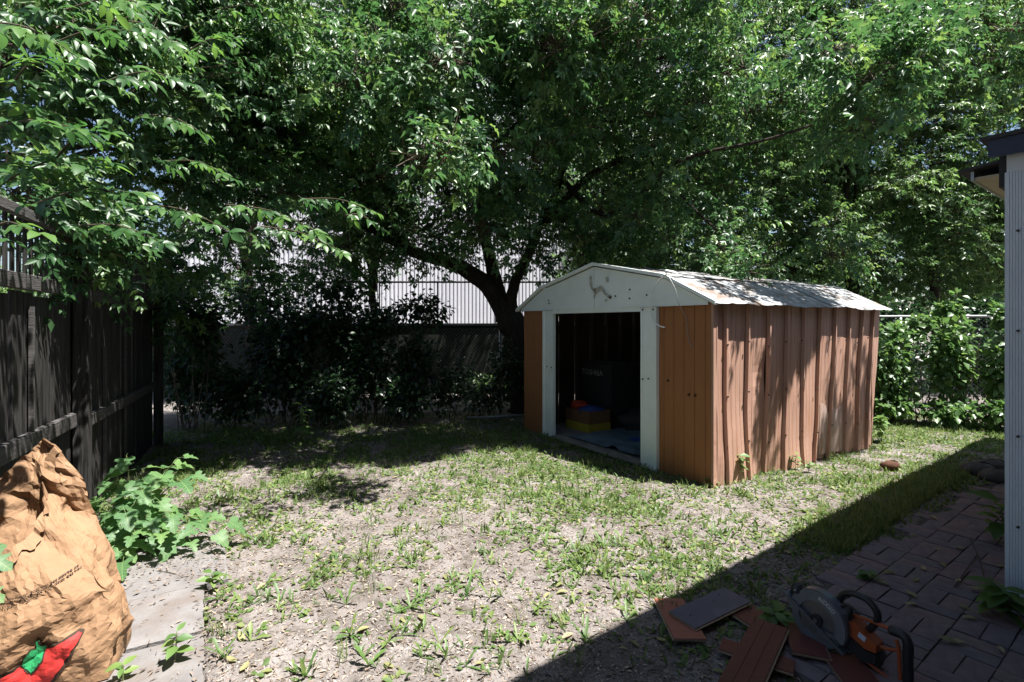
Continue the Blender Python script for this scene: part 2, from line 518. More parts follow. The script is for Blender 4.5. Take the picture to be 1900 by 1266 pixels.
def build_ground():
    def axis(lo, hi, step, far):
        mid = np.arange(lo, hi, step)
        left = lo - np.geomspace(step * 2, far, 26)[::-1]
        right = hi + np.geomspace(step * 2, far, 26)
        return np.concatenate([left, mid, right])
    xs = axis(-4.5, 6.5, 0.032, 350); ys = axis(1.6, 8.4, 0.032, 400)
    X, Y = np.meshgrid(xs, ys)
    near = np.clip(1 - np.maximum(np.maximum(-5.5 - X, X - 8), np.maximum(0.3 - Y, Y - 10)) / 2.0, 0, 1)
    H = soil_h(X, Y) * near - 0.05 * slab_mask(X, Y)
    V = np.stack([X, Y, H], -1).reshape(-1, 3)
    w = len(xs); n = len(ys)
    i = np.arange(w - 1)[None, :] + w * np.arange(n - 1)[:, None]
    F = np.stack([i, i + 1, i + 1 + w, i + w], -1).reshape(-1, 4)
    me = mesh_from_arrays('ground', V, F, M['soil'])
    me.polygons.foreach_set('use_smooth', np.ones(len(F), bool))
    o = obj_of(me, 'ground')
    tag(o, 'bare dry dirt of the back yard', None, None, 'structure')


build_ground()


def gz(x, y):
    return float(soil_h(np.array([x]), np.array([y]))[0])


# ------------------------------------------------------------------ concrete slabs and pavers
slab_path = thing('path', (-2.1, 2.8, 0), 'pale concrete slabs in the dirt beside the paper bag', None)
slab_path['kind'] = 'structure'
A1 = Vector((0.51, -0.86, 0)); A2 = Vector((-0.86, -0.51, 0))


def slab(corner, la, lb, z, tilt=0.0):
    mb = MB()
    c = Vector(corner) + A1 * la / 2 + A2 * lb / 2
    nu, nv = 22, 20
    def top(u, v):
        p = Vector(corner) + A1 * la * u + A2 * lb * v
        e = 0.012 if (u in (0, 1) or v in (0, 1)) else 0
        p = p + A1 * 0.006 * float(vnoise(v * 9, u * 3, 3)) * (1 if u in (0, 1) else 0) + A2 * 0.008 * float(vnoise(u * 12, 2.2, 5)) * (1 if v == 0 else 0)
        p.z = z + tilt * u + 0.006 * float(fbm(p.x * 3, p.y * 3, 5)) - e
        return p
    mb.grid(top, nu, nv)
    low = [Vector(corner) + A1 * la * u + A2 * lb * v - Z * 0.05 for u, v in ((0, 0), (1, 0), (1, 1), (0, 1))]
    ring = [(0, 0), (1, 0), (1, 1), (0, 1)]
    for k in range(4):
        (u0, v0), (u1, v1) = ring[k], ring[(k + 1) % 4]
        m = 20 if u0 == u1 else 22
        vs = []
        for i in range(m + 1):
            p = top(lerp(u0, u1, i / m), lerp(v0, v1, i / m))
            vs += [p, Vector((p.x, p.y, -0.06))]
        mb.add(vs, [(2 * i, 2 * i + 2, 2 * i + 3, 2 * i + 1) for i in range(m)])
    return mb.build('slab', M['concrete'], slab_path, smooth=False)


slab((-2.06, 3.70, 0), 0.80, 1.25, 0.024)
slab((-1.745, 2.93, 0), 0.50, 1.15, 0.03)
slab((-1.478, 2.48, 0), 0.72, 1.15, 0.026, 0.004)
slab((-1.10, 1.84, 0), 0.6, 1.15, 0.026)

patio = thing('pavement', (2.6, 2.6, 0), 'patio of weathered brown pavers laid in basket weave in the shade', None)
patio['kind'] = 'structure'
bed = MB()
bed.add([(x, y, -0.003) for x, y in PATIO], [tuple(range(len(PATIO)))])
bed.build('joint_sand', M['bed'], patio)
PV = 0.104
paver_mesh = []


def paver_proto(k):
    mb = MB()
    L2, W2 = PV - 0.003, PV / 2 - 0.003
    nu, nv = 6, 3
    r = random.Random(k)
    def f(u, v):
        e = 0.005 if (u in (0, 1) or v in (0, 1)) else 0.0
        jx = r.uniform(-.0012, .0012) if u in (0, 1) else 0
        return Vector(((2 * u - 1) * L2 + jx, (2 * v - 1) * W2, 0.004 * float(vnoise(u * 4 + k * 9, v * 2, 2)) - e))
    mb.grid(f, nu, nv)
    ring = [(-L2, -W2), (L2, -W2), (L2, W2), (-L2, W2)]
    vs = [(x, y, -0.004) for x, y in ring] + [(x, y, -0.05) for x, y in ring]
    mb.add(vs, [(i, (i + 1) % 4, 4 + (i + 1) % 4, 4 + i) for i in range(4)])
    me = bpy.data.meshes.new('paver')
    me.from_pydata(mb.v, [], mb.f)
    me.materials.append(M[('paver_a', 'paver_b', 'paver_c')[k % 3]])
    return me


paver_mesh = [paver_proto(k) for k in range(6)]
org = Vector((1.95, 3.16, 0))
npv = 0
ANG_E2 = math.atan2(E2.y, E2.x)
for i in range(-11, 24):
    for j in range(-16, 14):
        cell = org + E2 * (i * 2 * PV + PV) + E1 * (j * 2 * PV - PV)
        for h in (-1, 1):
            if (i + j) % 2 == 0:
                c = cell + E1 * h * PV / 2; ang = ANG_E2
            else:
                c = cell + E2 * h * PV / 2; ang = ANG_E2 + math.pi / 2
            if not in_poly(np.array([c.x]), np.array([c.y]), PATIO)[0]:
                continue
            if abs(c.x / max(c.y, .1)) > 1.06 or c.y < 2.0 or npv >= 300:
                continue
            npv += 1
            m4 = Matrix.Translation((c.x, c.y, 0.008 + rnd.uniform(-.004, .004))) @ Matrix.Rotation(ang + rnd.uniform(-.025, .025), 4, 'Z') @ \
                Matrix.Rotation(rnd.uniform(-.012, .012), 4, 'X') @ Matrix.Rotation(rnd.uniform(-.012, .012), 4, 'Y')
            inst('paver', paver_mesh[rnd.randrange(6)], m4, patio)

# ------------------------------------------------------------------ the house behind and to the right
house = thing('house', (3.0, 1.0, 0), 'house corner with pale blue ribbed siding and dark blue fascia', 'house')
P0 = Vector((2.658, 2.774, 0))
# main wall behind the camera and an unseen roof, added to cast the foreground shadow
wl = Vector((1.33, 1.66, 0)) - E1 * 1.15
MB().obox(wl - E2 * 0.5 - E1 * 0.1 + Z * 1.7, E2 * 5.5, E1 * 0.1, Z * 1.75).build('wall', M['house_wall'], house)
ed = Vector((1.33, 1.66, 0))
MB().obox(ed + E2 * (-1.2) - E1 * 1.5 + Z * 3.56, E2 * 3.7, E1 * 1.5, Z * 0.06).build('roof', M['shingle'], house)
MB().obox(ed + E2 * (-1.2) + E1 * 0.012 + Z * 3.53, E2 * 3.7, E1 * 0.012, Z * 0.09).build('fascia', M['fascia_blue'], house)
# annex: end wall of ribbed siding
rib = 0.0115
mb = MB()
n = 150
prof = []
for k in range(n):
    a = k * rib
    prof += [(a, 0.0), (a + rib * 0.55, 0.0), (a + rib * 0.7, -0.003), (a + rib * 0.85, -0.003)]
vs = []
for a, d in prof:
    for z in (0.03, 2.31):
        p = P0 - E1 * a - E2 * (-d) * 1.0
        vs.append(p + Z * z)
mb.add(vs, [(2 * i, 2 * i + 2, 2 * i + 3, 2 * i + 1) for i in range(len(prof) - 1)])
mb.build('siding', M['siding'], house)
MB().obox(P0 + E2 * 0.012 + E1 * 0.004 + Z * 1.16, E2 * 0.012, E1 * 0.004, Z * 1.15).build('corner_trim', M['siding'], house)
MB().obox(P0 + E2 * 2.0 - E1 * 0.9 + Z * 1.16, E2 * 1.98, E1 * 0.89, Z * 1.14).build('wall', M['house_wall'], house)
MB().obox(P0 - E1 * 0.9 + E2 * 0.01 + Z * 2.36, E2 * 0.012, E1 * 0.9, Z * 0.05).build('frieze_board', M['siding'], house)
for z in (1.99, 1.46, 0.90, 0.42):
    mb = MB()
    c = P0 - E1 * 0.045 - E2 * 0.004 + Z * z
    mb.tube([c, c - E2 * 0.008], 0.007, 8)
    mb.build('screw', M['bolt'], house)
fc = P0 - E2 * 0.08 + E1 * 0.06
MB().obox(fc - E1 * 0.9 + E2 * 0.012 + Z * 2.435, E2 * 0.012, E1 * 0.9, Z * 0.046).build('fascia', M['fascia_blue'], house)
MB().obox(fc - E1 * 0.9 + E2 * 2.05 + Z * 2.492, E2 * 2.07, E1 * 0.93, Z * 0.01).build('roof', M['shingle'], house)
MB().obox(P0 + E2 * 0.16 + E1 * 0.012 + Z * 2.35, E2 * 0.07, E1 * 0.035, Z * 0.098).build('beam', M['dark_trim'], house)
# yard eave: soffit with its edge and a shingle strip above
so = P0 + E1 * 0.233 + E2 * 0.486
MB().obox(so + E2 * 2.6 - E1 * 0.16 + Z * 2.408, E2 * 2.6, E1 * 0.16, Z * 0.008).build('soffit', M['soffit'], house)
MB().obox(so + E2 * 2.6 + E1 * 0.008 + Z * 2.425, E2 * 2.61, E1 * 0.008, Z * 0.028).build('drip_edge', M['galv'], house)
mb = MB()
a = so + E1 * 0.07 - E2 * 0.05; b = so - E1 * 0.4 - E2 * 0.05
q = [a + Z * 2.455, a + E2 * 5.3 + Z * 2.455, b + E2 * 5.3 + Z * 2.56, b + Z * 2.50]
mb.add(q + [p + Z * 0.014 for p in q], [(0, 1, 2, 3), (4, 5, 6, 7), (0, 1, 5, 4), (1, 2, 6, 5), (2, 3, 7, 6), (3, 0, 4, 7)])
mb.build('shingle_edge', M['shingle'], house)

# ------------------------------------------------------------------ the shed
shed = thing('garden_shed', tuple(C0 + D1 * SW / 2 + D2 * SD / 2), 'rusty brown metal garden shed with white gable and open doorway', 'shed')
EAVE, BRK, RIDGE, BRKU = 1.70, 1.945, 2.16, 0.50


def S(u, v, z):
    """u along the front from the near corner, v along the side, z up"""
    return C0 + D1 * u + D2 * v + Z * z


def roof_z(u):
    u = min(u, SW - u)
    if u < BRKU:
        return lerp(EAVE, BRK, u / BRKU)
    return lerp(BRK, RIDGE, (u - BRKU) / (SW / 2 - BRKU))


def dent(u, z, seed):
    d = 0.030 * float(fbm(u * 1.3, z * 0.8, seed, 2)) + 0.018 * float(fbm(u * 4, z * 1.4, seed + 1, 2))
    return d


def side_panel(v0, v1, k):
    """ribbed sheet on the sunny side; outward is -D1"""
    mb = MB()
    prof = [(0.0, 0.0), (0.015, 0.036), (0.085, 0.036), (0.10, 0.0), (0.36, 0.0), (0.37, -0.004), (0.38, 0.0),
            (0.57, 0.001), (0.58, -0.004), (0.59, 0.0), (0.79, 0.0), (0.80, -0.004), (0.81, 0.0), (1.0, 0.0)]
    zs = np.linspace(0.0, EAVE - 0.005, 26)
    vs = []
    for z in zs:
        for t, o in prof:
            v = lerp(v0, v1, t)
            v *= 1 + 0.065 * z / EAVE
            low = max(0.0, 1 - z / 0.9)
            d = dent(v * 1.6, z * 1.5, 2) * (0.8 + 1.9 * low) + 0.026 * low * math.sin(v * 5.1 + 0.6)
            if k == 2 and 0.75 < z < 1.3:                                  # the deep dent
                d -= 0.035 * math.exp(-((z - 1.0) / 0.16) ** 2) * math.exp(-((t - 0.75) / 0.3) ** 2)
            if z < 0.02:
                d *= 1.0
            sag = 0.035 * (v / SD) * (z / EAVE) * 0
            vs.append(S(-o - d - 0.004, v + 0.012 * math.sin(z * 2.2 + k) * low, z))
    w = len(prof)
    mb.add(vs, [(j * w + i, j * w + i + 1, (j + 1) * w + i + 1, (j + 1) * w + i) for j in range(len(zs) - 1) for i in range(w - 1)])
    m = M['brown_side']
    o = mb.build('wall_panel', m, shed, fix=False)
    return o


edges = [0.02, 0.16, 0.48, 0.80, 1.10, 1.40, 1.70, 2.00, 2.30, 2.57, 2.82, SD]
for k in range(len(edges) - 1):
    side_panel(edges[k] + 0.001, edges[k + 1] - 0.004, k)
# whitish worn repair patch on the lower side wall
mb = MB()
def patchf(u, v):
    vv = 1.86 + 0.5 * u + 0.02 * float(fbm(v * 5, u * 2, 1)); z = 0.04 + v * 0.62 * (0.85 + 0.5 * float(fbm(u * 6, 3, 2)))
    low = max(0.0, 1 - z / 0.9)
    d = dent(vv * 1.6, z * 1.5, 2) * (0.8 + 1.9 * low) + 0.026 * low * math.sin(vv * 5.1 + 0.6)
    return S(-d - 0.010, vv, z)
mb.grid(patchf, 12, 14).build('repair_patch', M['brown_patch'], shed, fix=False)
# far and left walls, seen from inside through the doorway
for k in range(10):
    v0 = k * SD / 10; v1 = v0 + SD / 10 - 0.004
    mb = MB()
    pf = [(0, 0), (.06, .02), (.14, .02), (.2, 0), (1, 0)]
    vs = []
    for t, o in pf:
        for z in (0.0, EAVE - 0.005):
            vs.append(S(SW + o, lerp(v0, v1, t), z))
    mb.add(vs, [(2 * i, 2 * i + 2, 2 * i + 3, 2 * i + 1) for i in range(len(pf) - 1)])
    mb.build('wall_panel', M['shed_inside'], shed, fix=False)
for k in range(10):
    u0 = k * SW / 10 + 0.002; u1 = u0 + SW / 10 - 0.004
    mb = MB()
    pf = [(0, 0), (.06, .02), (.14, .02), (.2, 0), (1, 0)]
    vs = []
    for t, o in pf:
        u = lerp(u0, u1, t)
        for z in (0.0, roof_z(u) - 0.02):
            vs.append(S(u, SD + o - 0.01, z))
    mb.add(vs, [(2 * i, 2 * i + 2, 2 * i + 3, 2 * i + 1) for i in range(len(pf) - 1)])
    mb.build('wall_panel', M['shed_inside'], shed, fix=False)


def front_panel(u0, u1, z0=0.0, grooves=4, lean=0.0):
    """brown sheet with pressed grooves; outward is -D2"""
    n = 8 * grooves
    ts = sorted(set([0.0, 1.0] + [x for g in range(grooves) for x in ((g + .45) / grooves, (g + .5) / grooves, (g + .55) / grooves)]))
    zs = np.linspace(z0, EAVE, 12)
    vs = []
    mb = MB()
    for z in zs:
        for t in ts:
            g = 0.0
            f = (t * grooves) % 1
            if abs(f - 0.5) < 0.01:
                g = -0.009
            u = lerp(u0, u1, t)
            vs.append(S(u, -0.004 - g - 0.012 * float(fbm(u * 3, z * 2, 4, 2)) + 0.0, z))
    w = len(ts)
    mb.add(vs, [(j * w + i, j * w + i + 1, (j + 1) * w + i + 1, (j + 1) * w + i) for j in range(len(zs) - 1) for i in range(w - 1)])
    o = mb.build('front_panel', M['brown_front'], shed, fix=False)
    return o


front_panel(0.0, 0.615, 0.0, 5)
front_panel(2.615, SW, 0.0, 4)
# torn corner strip between front and side
mb = MB()
zs = np.linspace(0.0, EAVE - 0.02, 40)
vs = []
for z in zs:
    j = 0.012 * float(vnoise(z * 9, 1.5, 6)) + (0.018 * float(vnoise(z * 21, 4.5, 2)) if z < 0.75 else 0)
    vs += [S(-0.006, -0.012, z), S(-0.034 - 0.3 * j, -0.016 - j * 0.4, z), S(-0.036, 0.02 + j, z)]
mb.add(vs, [(3 * i + a, 3 * i + a + 1, 3 * i + a + 4, 3 * i + a + 3) for i in range(39) for a in (0, 1)])
mb.build('corner_strip', M['brown_side'], shed)
# white door frame
def jamb(u0, u1, flip):
    mb = MB()
    pf = [(0.0, 0.0), (0.0, -0.045), (0.12, -0.045), (0.16, -0.032), (0.84, -0.032), (0.88, -0.045), (1.0, -0.045), (1.0, 0.0)]
    zs = np.linspace(0.0, EAVE - 0.035, 14)
    vs = []
    for z in zs:
        wob = 0.010 * float(fbm(z * 2.2, u0 * 3, 3, 2))
        for t, o in pf:
            vs.append(S(lerp(u0, u1, t) + wob, o, z))
    w = len(pf)
    mb.add(vs, [(j * w + i, j * w + i + 1, (j + 1) * w + i + 1, (j + 1) * w + i) for j in range(len(zs) - 1) for i in range(w - 1)])
    return mb.build('door_jamb', M['shed_white'], shed)


jamb(0.62, 0.835, 0)
jamb(2.375, 2.61, 1)
MB().obox(S(SW / 2 + 0.05, -0.02, 1.655), D1 * 0.765, D2 * 0.02, Z * 0.032).build('door_header', M['shed_white'], shed)
MB().obox(S(SW / 2 + 0.05, -0.03, 0.028), D1 * 0.77, D2 * 0.035, Z * 0.012).build('door_track', M['plywood'], shed)
MB().obox(S(SW / 2 + 0.05, 0.035, 0.028), D1 * 0.77, D2 * 0.02, Z * 0.018).build('door_track', M['plywood'], shed)
# gable: two white sheets with a seam at the middle
for a0, a1 in ((0.0, SW / 2 - 0.002), (SW / 2 + 0.002, SW)):
    mb = MB()
    vs = []
    m = 12
    for i in range(m + 1):
        u = lerp(a0, a1, i / m)
        d = -0.048 - 0.014 * float(fbm(u * 1.7, 2, 6, 2)) * 0.5
        vs += [S(u, d, EAVE - 0.025), S(u, d, max(EAVE, roof_z(u) - 0.004))]
    mb.add(vs, [(2 * i, 2 * i + 2, 2 * i + 3, 2 * i + 1) for i in range(m)])
    mb.build('gable_panel', M['shed_white'], shed)
MB().obox(S(SW / 2, -0.044, EAVE - 0.028), D1 * SW / 2, D2 * 0.008, Z * 0.004).build('gable_lip', M['shed_white'], shed)
# front edge trim of the roof
pts = [S(-0.10, -0.085, EAVE - 0.035), S(BRKU, -0.085, BRK + 0.01), S(SW / 2, -0.085, RIDGE + 0.012), S(SW - BRKU, -0.085, BRK + 0.01), S(SW + 0.10, -0.085, EAVE - 0.035)]
mb = MB()
vs = []
for p in pts:
    vs += [p, p + Z * 0.034, p + D2 * 0.045 + Z * 0.034, p + D2 * 0.045]
mb.add(vs, [(4 * i + a, 4 * i + (a + 1) % 4, 4 * i + 4 + (a + 1) % 4, 4 * i + 4 + a) for i in range(4) for a in range(4)] + [(0, 1, 2, 3), (16, 17, 18, 19)])
mb.build('roof_edge', M['shed_white'], shed)
# roof sheets: four slopes, each of overlapping sheets along the side
slopes = [((-0.105, EAVE - 0.045), (BRKU, BRK)), ((BRKU, BRK), (SW / 2, RIDGE)), ((SW / 2, RIDGE), (SW - BRKU, BRK)), ((SW - BRKU, BRK), (SW + 0.105, EAVE - 0.045))]
for si, ((ua, za), (ub, zb)) in enumerate(slopes):
    ns = 5
    for k in range(ns):
        v0 = lerp(-0.05, SD + 0.27, k / ns) - 0.03; v1 = lerp(-0.05, SD + 0.27, (k + 1) / ns)
        lift = 0.004 * (k % 2) + (0.02 if si in (1, 2) else 0.012)
        mb = MB()
        nu, nv = 5, 12
        def f(u, v):
            vv = lerp(v0, v1, v); uu = lerp(ua, ub, u)
            if si == 1: uu -= 0.035 * (1 - u)
            if si == 2: uu += 0.035 * u
            z = lerp(za, zb, u) + lift + (0.007 if int(round(v * nv)) % 4 in (0,) else 0) + 0.02 * float(fbm(vv * 2.5, uu * 3 + si * 7, 5, 2))
            if si == 0: z -= 0.03 * float(vnoise(vv * 3.1, 2, 3)) * (1 - u) - 0.012
            return S(uu, vv, z)
        mb.grid(f, nu, nv)
        mb.build('roof_panel', M['roof_white'], shed)
# screws and bolt heads
for u, z in ((0.50, 0.93), (0.245, 0.82), (0.175, 0.82)):
    mb = MB(); c = S(u, -0.004, z)
    mb.tube([c, c - D2 * 0.012], 0.013, 8); mb.build('screw', M['rust'], shed)
for u, z in ((0.98, 1.86), (0.985, 1.765), (0.74, 1.79), (1.2, 1.80), (2.45, 1.76), (2.46, 1.80), (0.72, 0.93), (0.80, 0.92), (2.50, 0.93), (2.40, 0.925), (0.655, 1.64), (0.80, 1.64)):
    mb = MB(); c = S(u, -0.046 if z < 1.68 else -0.049, z)
    mb.tube([c, c - D2 * 0.011], 0.0085, 8); mb.build('screw', M['bolt'], shed)
for k, v in enumerate(edges[1:-1]):
    for z in (0.35, 0.82, 1.30):
        mb = MB(); c = S(-0.036, v + 0.02, z + 0.03 * math.sin(k * 2.2))
        mb.tube([c, c - D1 * 0.012], 0.008, 6); mb.build('screw', M['bolt'], shed)
# ghost of an animal emblem left on the gable
def blob(pts):
    mb = MB()
    vs = [S(u, -0.0585, z) for u, z in pts]
    mb.add(vs, [tuple(range(len(vs)))])
    return mb
em0 = 1.62
def E(a, b):
    return (em0 - a * 0.0030, 1.735 + b * 0.0026)
body = [E(10, 70), (E(22, 62)), E(40, 68), E(62, 74), E(72, 66), E(84, 50), E(98, 34), E(112, 30), E(114, 22), E(100, 20), E(84, 34), E(70, 48), E(58, 52), E(44, 46), E(34, 38),
        E(28, 26), E(18, 24), E(22, 40), E(20, 50), E(6, 64), E(-4, 84), E(-6, 110), E(0, 124), E(8, 120), E(8, 100), E(12, 84)]
blob(body).build('emblem', M['faded_mark'], shed)
blob([E(88, 108), E(96, 112), E(104, 104), E(106, 88), E(100, 92), E(94, 84), E(90, 94)]).build('emblem', M['faded_mark'], shed)
blob([E(86, 12), E(94, 15), E(97, 8), E(90, 3), E(85, 6)]).build('emblem', M['faded_mark'], shed)
blob([E(102, 24), E(118, 28), E(122, 18), E(110, 14)]).build('emblem', M['dark_joint'], shed)
blob([E(16, 62), E(32, 64), E(32, 56), E(20, 54)]).build('emblem', M['dark_joint'], shed)
# shed floor
MB().obox(S(SW / 2, SD / 2, 0.01), D1 * (SW / 2 - 0.04), D2 * (SD / 2 - 0.06), Z * 0.008).build('floor', M['plywood'], shed)

# loose white cable hanging over the front edge of the roof
cb = thing('cable', tuple(S(0.46, -0.1, 1.95)), 'thin white cable looped over the shed roof edge and hanging down', 'cable')
L0 = [S(0.40, 0.02, 1.985), S(0.44, -0.10, 1.975), S(0.53, -0.125, 1.90), S(0.60, -0.13, 1.78), S(0.615, -0.13, 1.64), S(0.575, -0.13, 1.53), S(0.50, -0.13, 1.475), S(0.435, -0.125, 1.46)]
def smooth_path(P, n=6):
    out = []
    for i in range(len(P) - 1):
        p0 = P[max(i - 1, 0)]; p1 = P[i]; p2 = P[i + 1]; p3 = P[min(i + 2, len(P) - 1)]
        for k in range(n):
            t = k / n
            out.append(0.5 * ((2 * p1) + (p2 - p0) * t + (2 * p0 - 5 * p1 + 4 * p2 - p3) * t * t + (3 * p1 - p0 - 3 * p2 + p3) * t ** 3))
    out.append(P[-1])
    return out
MB().tube(smooth_path(L0), 0.0068, 6).build('cable_end', M['cable_white'], cb, True)
MB().tube(smooth_path([S(0.43, -0.09, 1.985), S(0.37, -0.12, 1.92), S(0.30, -0.12, 1.80), S(0.285, -0.115, 1.70), S(0.26, -0.03, 1.55), S(0.245, -0.016, 1.35), S(0.20, -0.016, 1.28)]), 0.0032, 6).build('cable_tail', M['galv'], cb, True)
MB().tube(smooth_path([S(0.47, -0.05, 2.0), S(0.42, -0.12, 2.005), S(0.37, -0.05, 1.985)]), 0.016, 8).build('knot', M['cable_white'], cb, True)

# ------------------------------------------------------------------ things inside the shed
def text_mesh(txt, size, mtx, mat_, name, parent, extr=0.001):
    cu = bpy.data.curves.new(name, 'FONT'); cu.body = txt; cu.size = size; cu.extrude = extr
    ob = bpy.data.objects.new('tmp', cu); COL.objects.link(ob)
    dg = bpy.context.evaluated_depsgraph_get(); dg.update()
    me = bpy.data.meshes.new_from_object(ob.evaluated_get(dg))
    bpy.data.objects.remove(ob); bpy.data.curves.remove(cu)
    me.materials.clear(); me.materials.append(mat_)
    return inst(name, me, mtx, parent)


def frame_m(o, x, y):
    x = Vector(x).normalized(); y = Vector(y).normalized(); z = x.cross(y)
    return Matrix(((x.x, y.x, z.x, o.x), (x.y, y.y, z.y, o.y), (x.z, y.z, z.z, o.z), (0, 0, 0, 1)))


def carton(name, u0, u1, v0, v1, z0, z1, m, label, open_top=False):
    t = thing(name, tuple(S((u0 + u1) / 2, (v0 + v1) / 2, z0)), label, 'box')
    cu, cv = (u0 + u1) / 2, (v0 + v1) / 2
    hu, hv, hz = (u1 - u0) / 2, (v1 - v0) / 2, (z1 - z0) / 2
    if not open_top:
        MB().bevbox(S(cu, cv, (z0 + z1) / 2), D1 * hu, D2 * hv, Z * hz, 0.006).build('carton_body', m, t)
        MB().obox(S(cu, cv, z1 + 0.0012), D1 * hu * 0.98, D2 * 0.025, Z * 0.001).build('tape', M['plywood'], t)
    else:
        w = 0.004
        MB().obox(S(cu, cv, z0 + w), D1 * hu, D2 * hv, Z * w).build('carton_base', m, t)
        for s in (-1, 1):
            MB().obox(S(cu, cv + s * (hv - w), (z0 + z1) / 2 + w), D1 * hu, D2 * w, Z * (hz - w)).build('carton_side', m, t)
            MB().obox(S(cu + s * (hu - w), cv, (z0 + z1) / 2 + w), D1 * w, D2 * (hv - 2 * w), Z * (hz - w)).build('carton_side', m, t)
    return t


FB = 0.0185
c1 = carton('carton', 2.38, 3.08, 0.98, 1.5, FB, 0.92, M['card_dark'], 'large black carton with white TOSHIBA lettering inside the shed')
text_mesh('TOSHIBA', 0.115, frame_m(S(3.03, 0.976, 0.74), -D1, Z), M['white_print_dim'], 'lettering', c1)
c2 = carton('carton', 1.6, 2.3, 1.6, 2.1, FB, 0.80, M['card_dark'], 'plain dark carton beside the lettered one inside the shed')
c3 = carton('storage_box', 2.32, 2.82, 0.52, 0.90, FB, 0.30, M['card_brown'], 'brown and yellow cardboard box full of odds and ends in the shed doorway', True)
MB().obox(S(2.57, 0.5155, FB + 0.055), D1 * 0.25, D2 * 0.0035, Z * 0.055).build('yellow_band', M['card_yellow'], c3)
MB().obox(S(2.8235, 0.71, FB + 0.14), D1 * 0.0025, D2 * 0.19, Z * 0.135).build('side_sheet', M['card_yellow'], c3)
MB().obox(S(2.3165, 0.71, FB + 0.055), D1 * 0.0025, D2 * 0.19, Z * 0.055).build('side_sheet', M['card_yellow'], c3)


def rag(name, m, c, r, label, seed):
    mb = MB()
    def f(u, v):
        a = u * 2 * math.pi; p = v * math.pi
        k = 1 + 0.9 * float(fbm(u * 6 + seed, v * 5, seed % 8, 3))
        return Vector((c.x + r[0] * k * math.sin(p) * math.cos(a), c.y + r[1] * k * math.sin(p) * math.sin(a), c.z + r[2] * k * (-math.cos(p))))
    mb.grid(f, 24, 14)
    return tag(mb.build(name, m, None, True), label, 'cloth')


rag('rag', M['cloth_red'], S(2.70, 0.66, 0.33), (0.13, 0.10, 0.07), 'crumpled red cloth on top of the cardboard box', 1)
rag('rag', M['cloth_blue'], S(2.5, 0.71, 0.28), (0.2, 0.14, 0.075), 'dark blue bundle filling the cardboard box', 2)
c4 = carton('carton', 0.55, 1.05, 0.95, 1.45, FB, 0.42, M['card_brown'], 'brown carton behind the right door jamb inside the shed')
MB().obox(S(0.8, 0.9475, 0.30), D1 * 0.2, D2 * 0.0015, Z * 0.035).build('printed_strip', M['sheet_teal'], c4)
rag('rag', M['card_dark'], S(2.05, 1.15, 0.16), (0.24, 0.2, 0.17), 'dark bundle on the shed floor beside the lettered carton', 3)
rag('rag', M['cloth_blue'], S(2.15, 1.75, 0.90), (0.22, 0.18, 0.11), 'dark blue bundle on top of the plain dark carton', 4)
rag('rag', M['sheet_teal'], S(1.75, 1.42, 0.14), (0.2, 0.14, 0.12), 'greyish crumpled bundle on the shed floor before the plain carton', 5)
rag('rag', M['card_brown'], S(0.85, 1.2, 0.50), (0.2, 0.16, 0.1), 'brown bundle on the carton behind the right door jamb', 6)
tp = thing('tarp', tuple(S(1.2, 0.6, FB)), 'pale blue plastic sheet lying flat on the shed floor', 'tarp')
mb = MB()
mb.grid(lambda u, v: S(0.75 + 1.5 * u, 0.12 + 1.35 * v, FB + 0.018 + 0.09 * float(vnoise(u * 5, v * 5, 1)) * float(vnoise(u * 11, v * 9, 4))), 26, 22)
mb.build('flat_sheet', M['sheet_teal'], tp, True)
mb = MB()
mb.grid(lambda u, v: S(0.80 + 0.85 * u, 0.55 + 0.85 * v, FB + 0.05 + 0.16 * math.sin(math.pi * u) * math.sin(math.pi * v) * (0.4 + float(vnoise(u * 7, v * 7, 2)))), 26, 22)
o = tag(mb.build('tarp', M['tarp_blue'], None, True), 'crumpled bright blue tarp lying on the pale sheet in the shed', 'tarp')

# ------------------------------------------------------------------ back fence, lane wall, warehouse
wh = thing('warehouse', (-9.0, 14.0, 0), 'tall white corrugated steel warehouse behind the trees', 'warehouse')
WD = Vector((0.94, 0.34, 0)).normalized(); WNm = Vector((WD.y, -WD.x, 0))
WO = Vector((-9.1, 14.0, 0))
for k in range(16):
    mb = MB()
    vs = []
    pw = 1.0; nr = 8
    for i in range(nr):
        for t, o in ((0, 0), (.42, 0), (.52, .03), (.9, .03)):
            a = k * pw + (i + t) / nr * pw
            p = WO + WD * a + WNm * o
            vs += [p + Z * 0.9, p + Z * 13.0]
    p = WO + WD * (k * pw + pw - 0.002); vs += [p + Z * 0.9, p + Z * 13.0]
    mb.add(vs, [(2 * i, 2 * i + 2, 2 * i + 3, 2 * i + 1) for i in range(len(vs) // 2 - 1)])
    mb.build('cladding_panel', M['steel_white'], wh)
MB().obox(WO + WD * 8 - WNm * 0.2 + Z * 0.45, WD * 8, WNm * 0.18, Z * 0.45).build('plinth', M['wall_dark'], wh)
MB().obox(WO + WD * 8 - WNm * 3.2 + Z * 6.4, WD * 7.99, WNm * 3.0, Z * 6.6).build('wall', M['steel_white'], wh)
for zz_ in (3.7, 6.7, 9.7):
    MB().obox(WO + WD * 8 + WNm * 0.036 + Z * zz_, WD * 8, WNm * 0.004, Z * 0.03).build('lap_seam', M['steel_white'], wh)
MB().obox(WO + WD * 6.85 + WNm * 0.06 + Z * 1.72, WD * 0.17, WNm * 0.025, Z * 0.1).build('vent', M['vent'], wh)
for k in range(4):
    MB().obox(WO + WD * 6.85 + WNm * 0.09 + Z * (1.66 + k * 0.045), WD * 0.15, WNm * 0.006, Z * 0.008).build('louvre', M['galv'], wh)

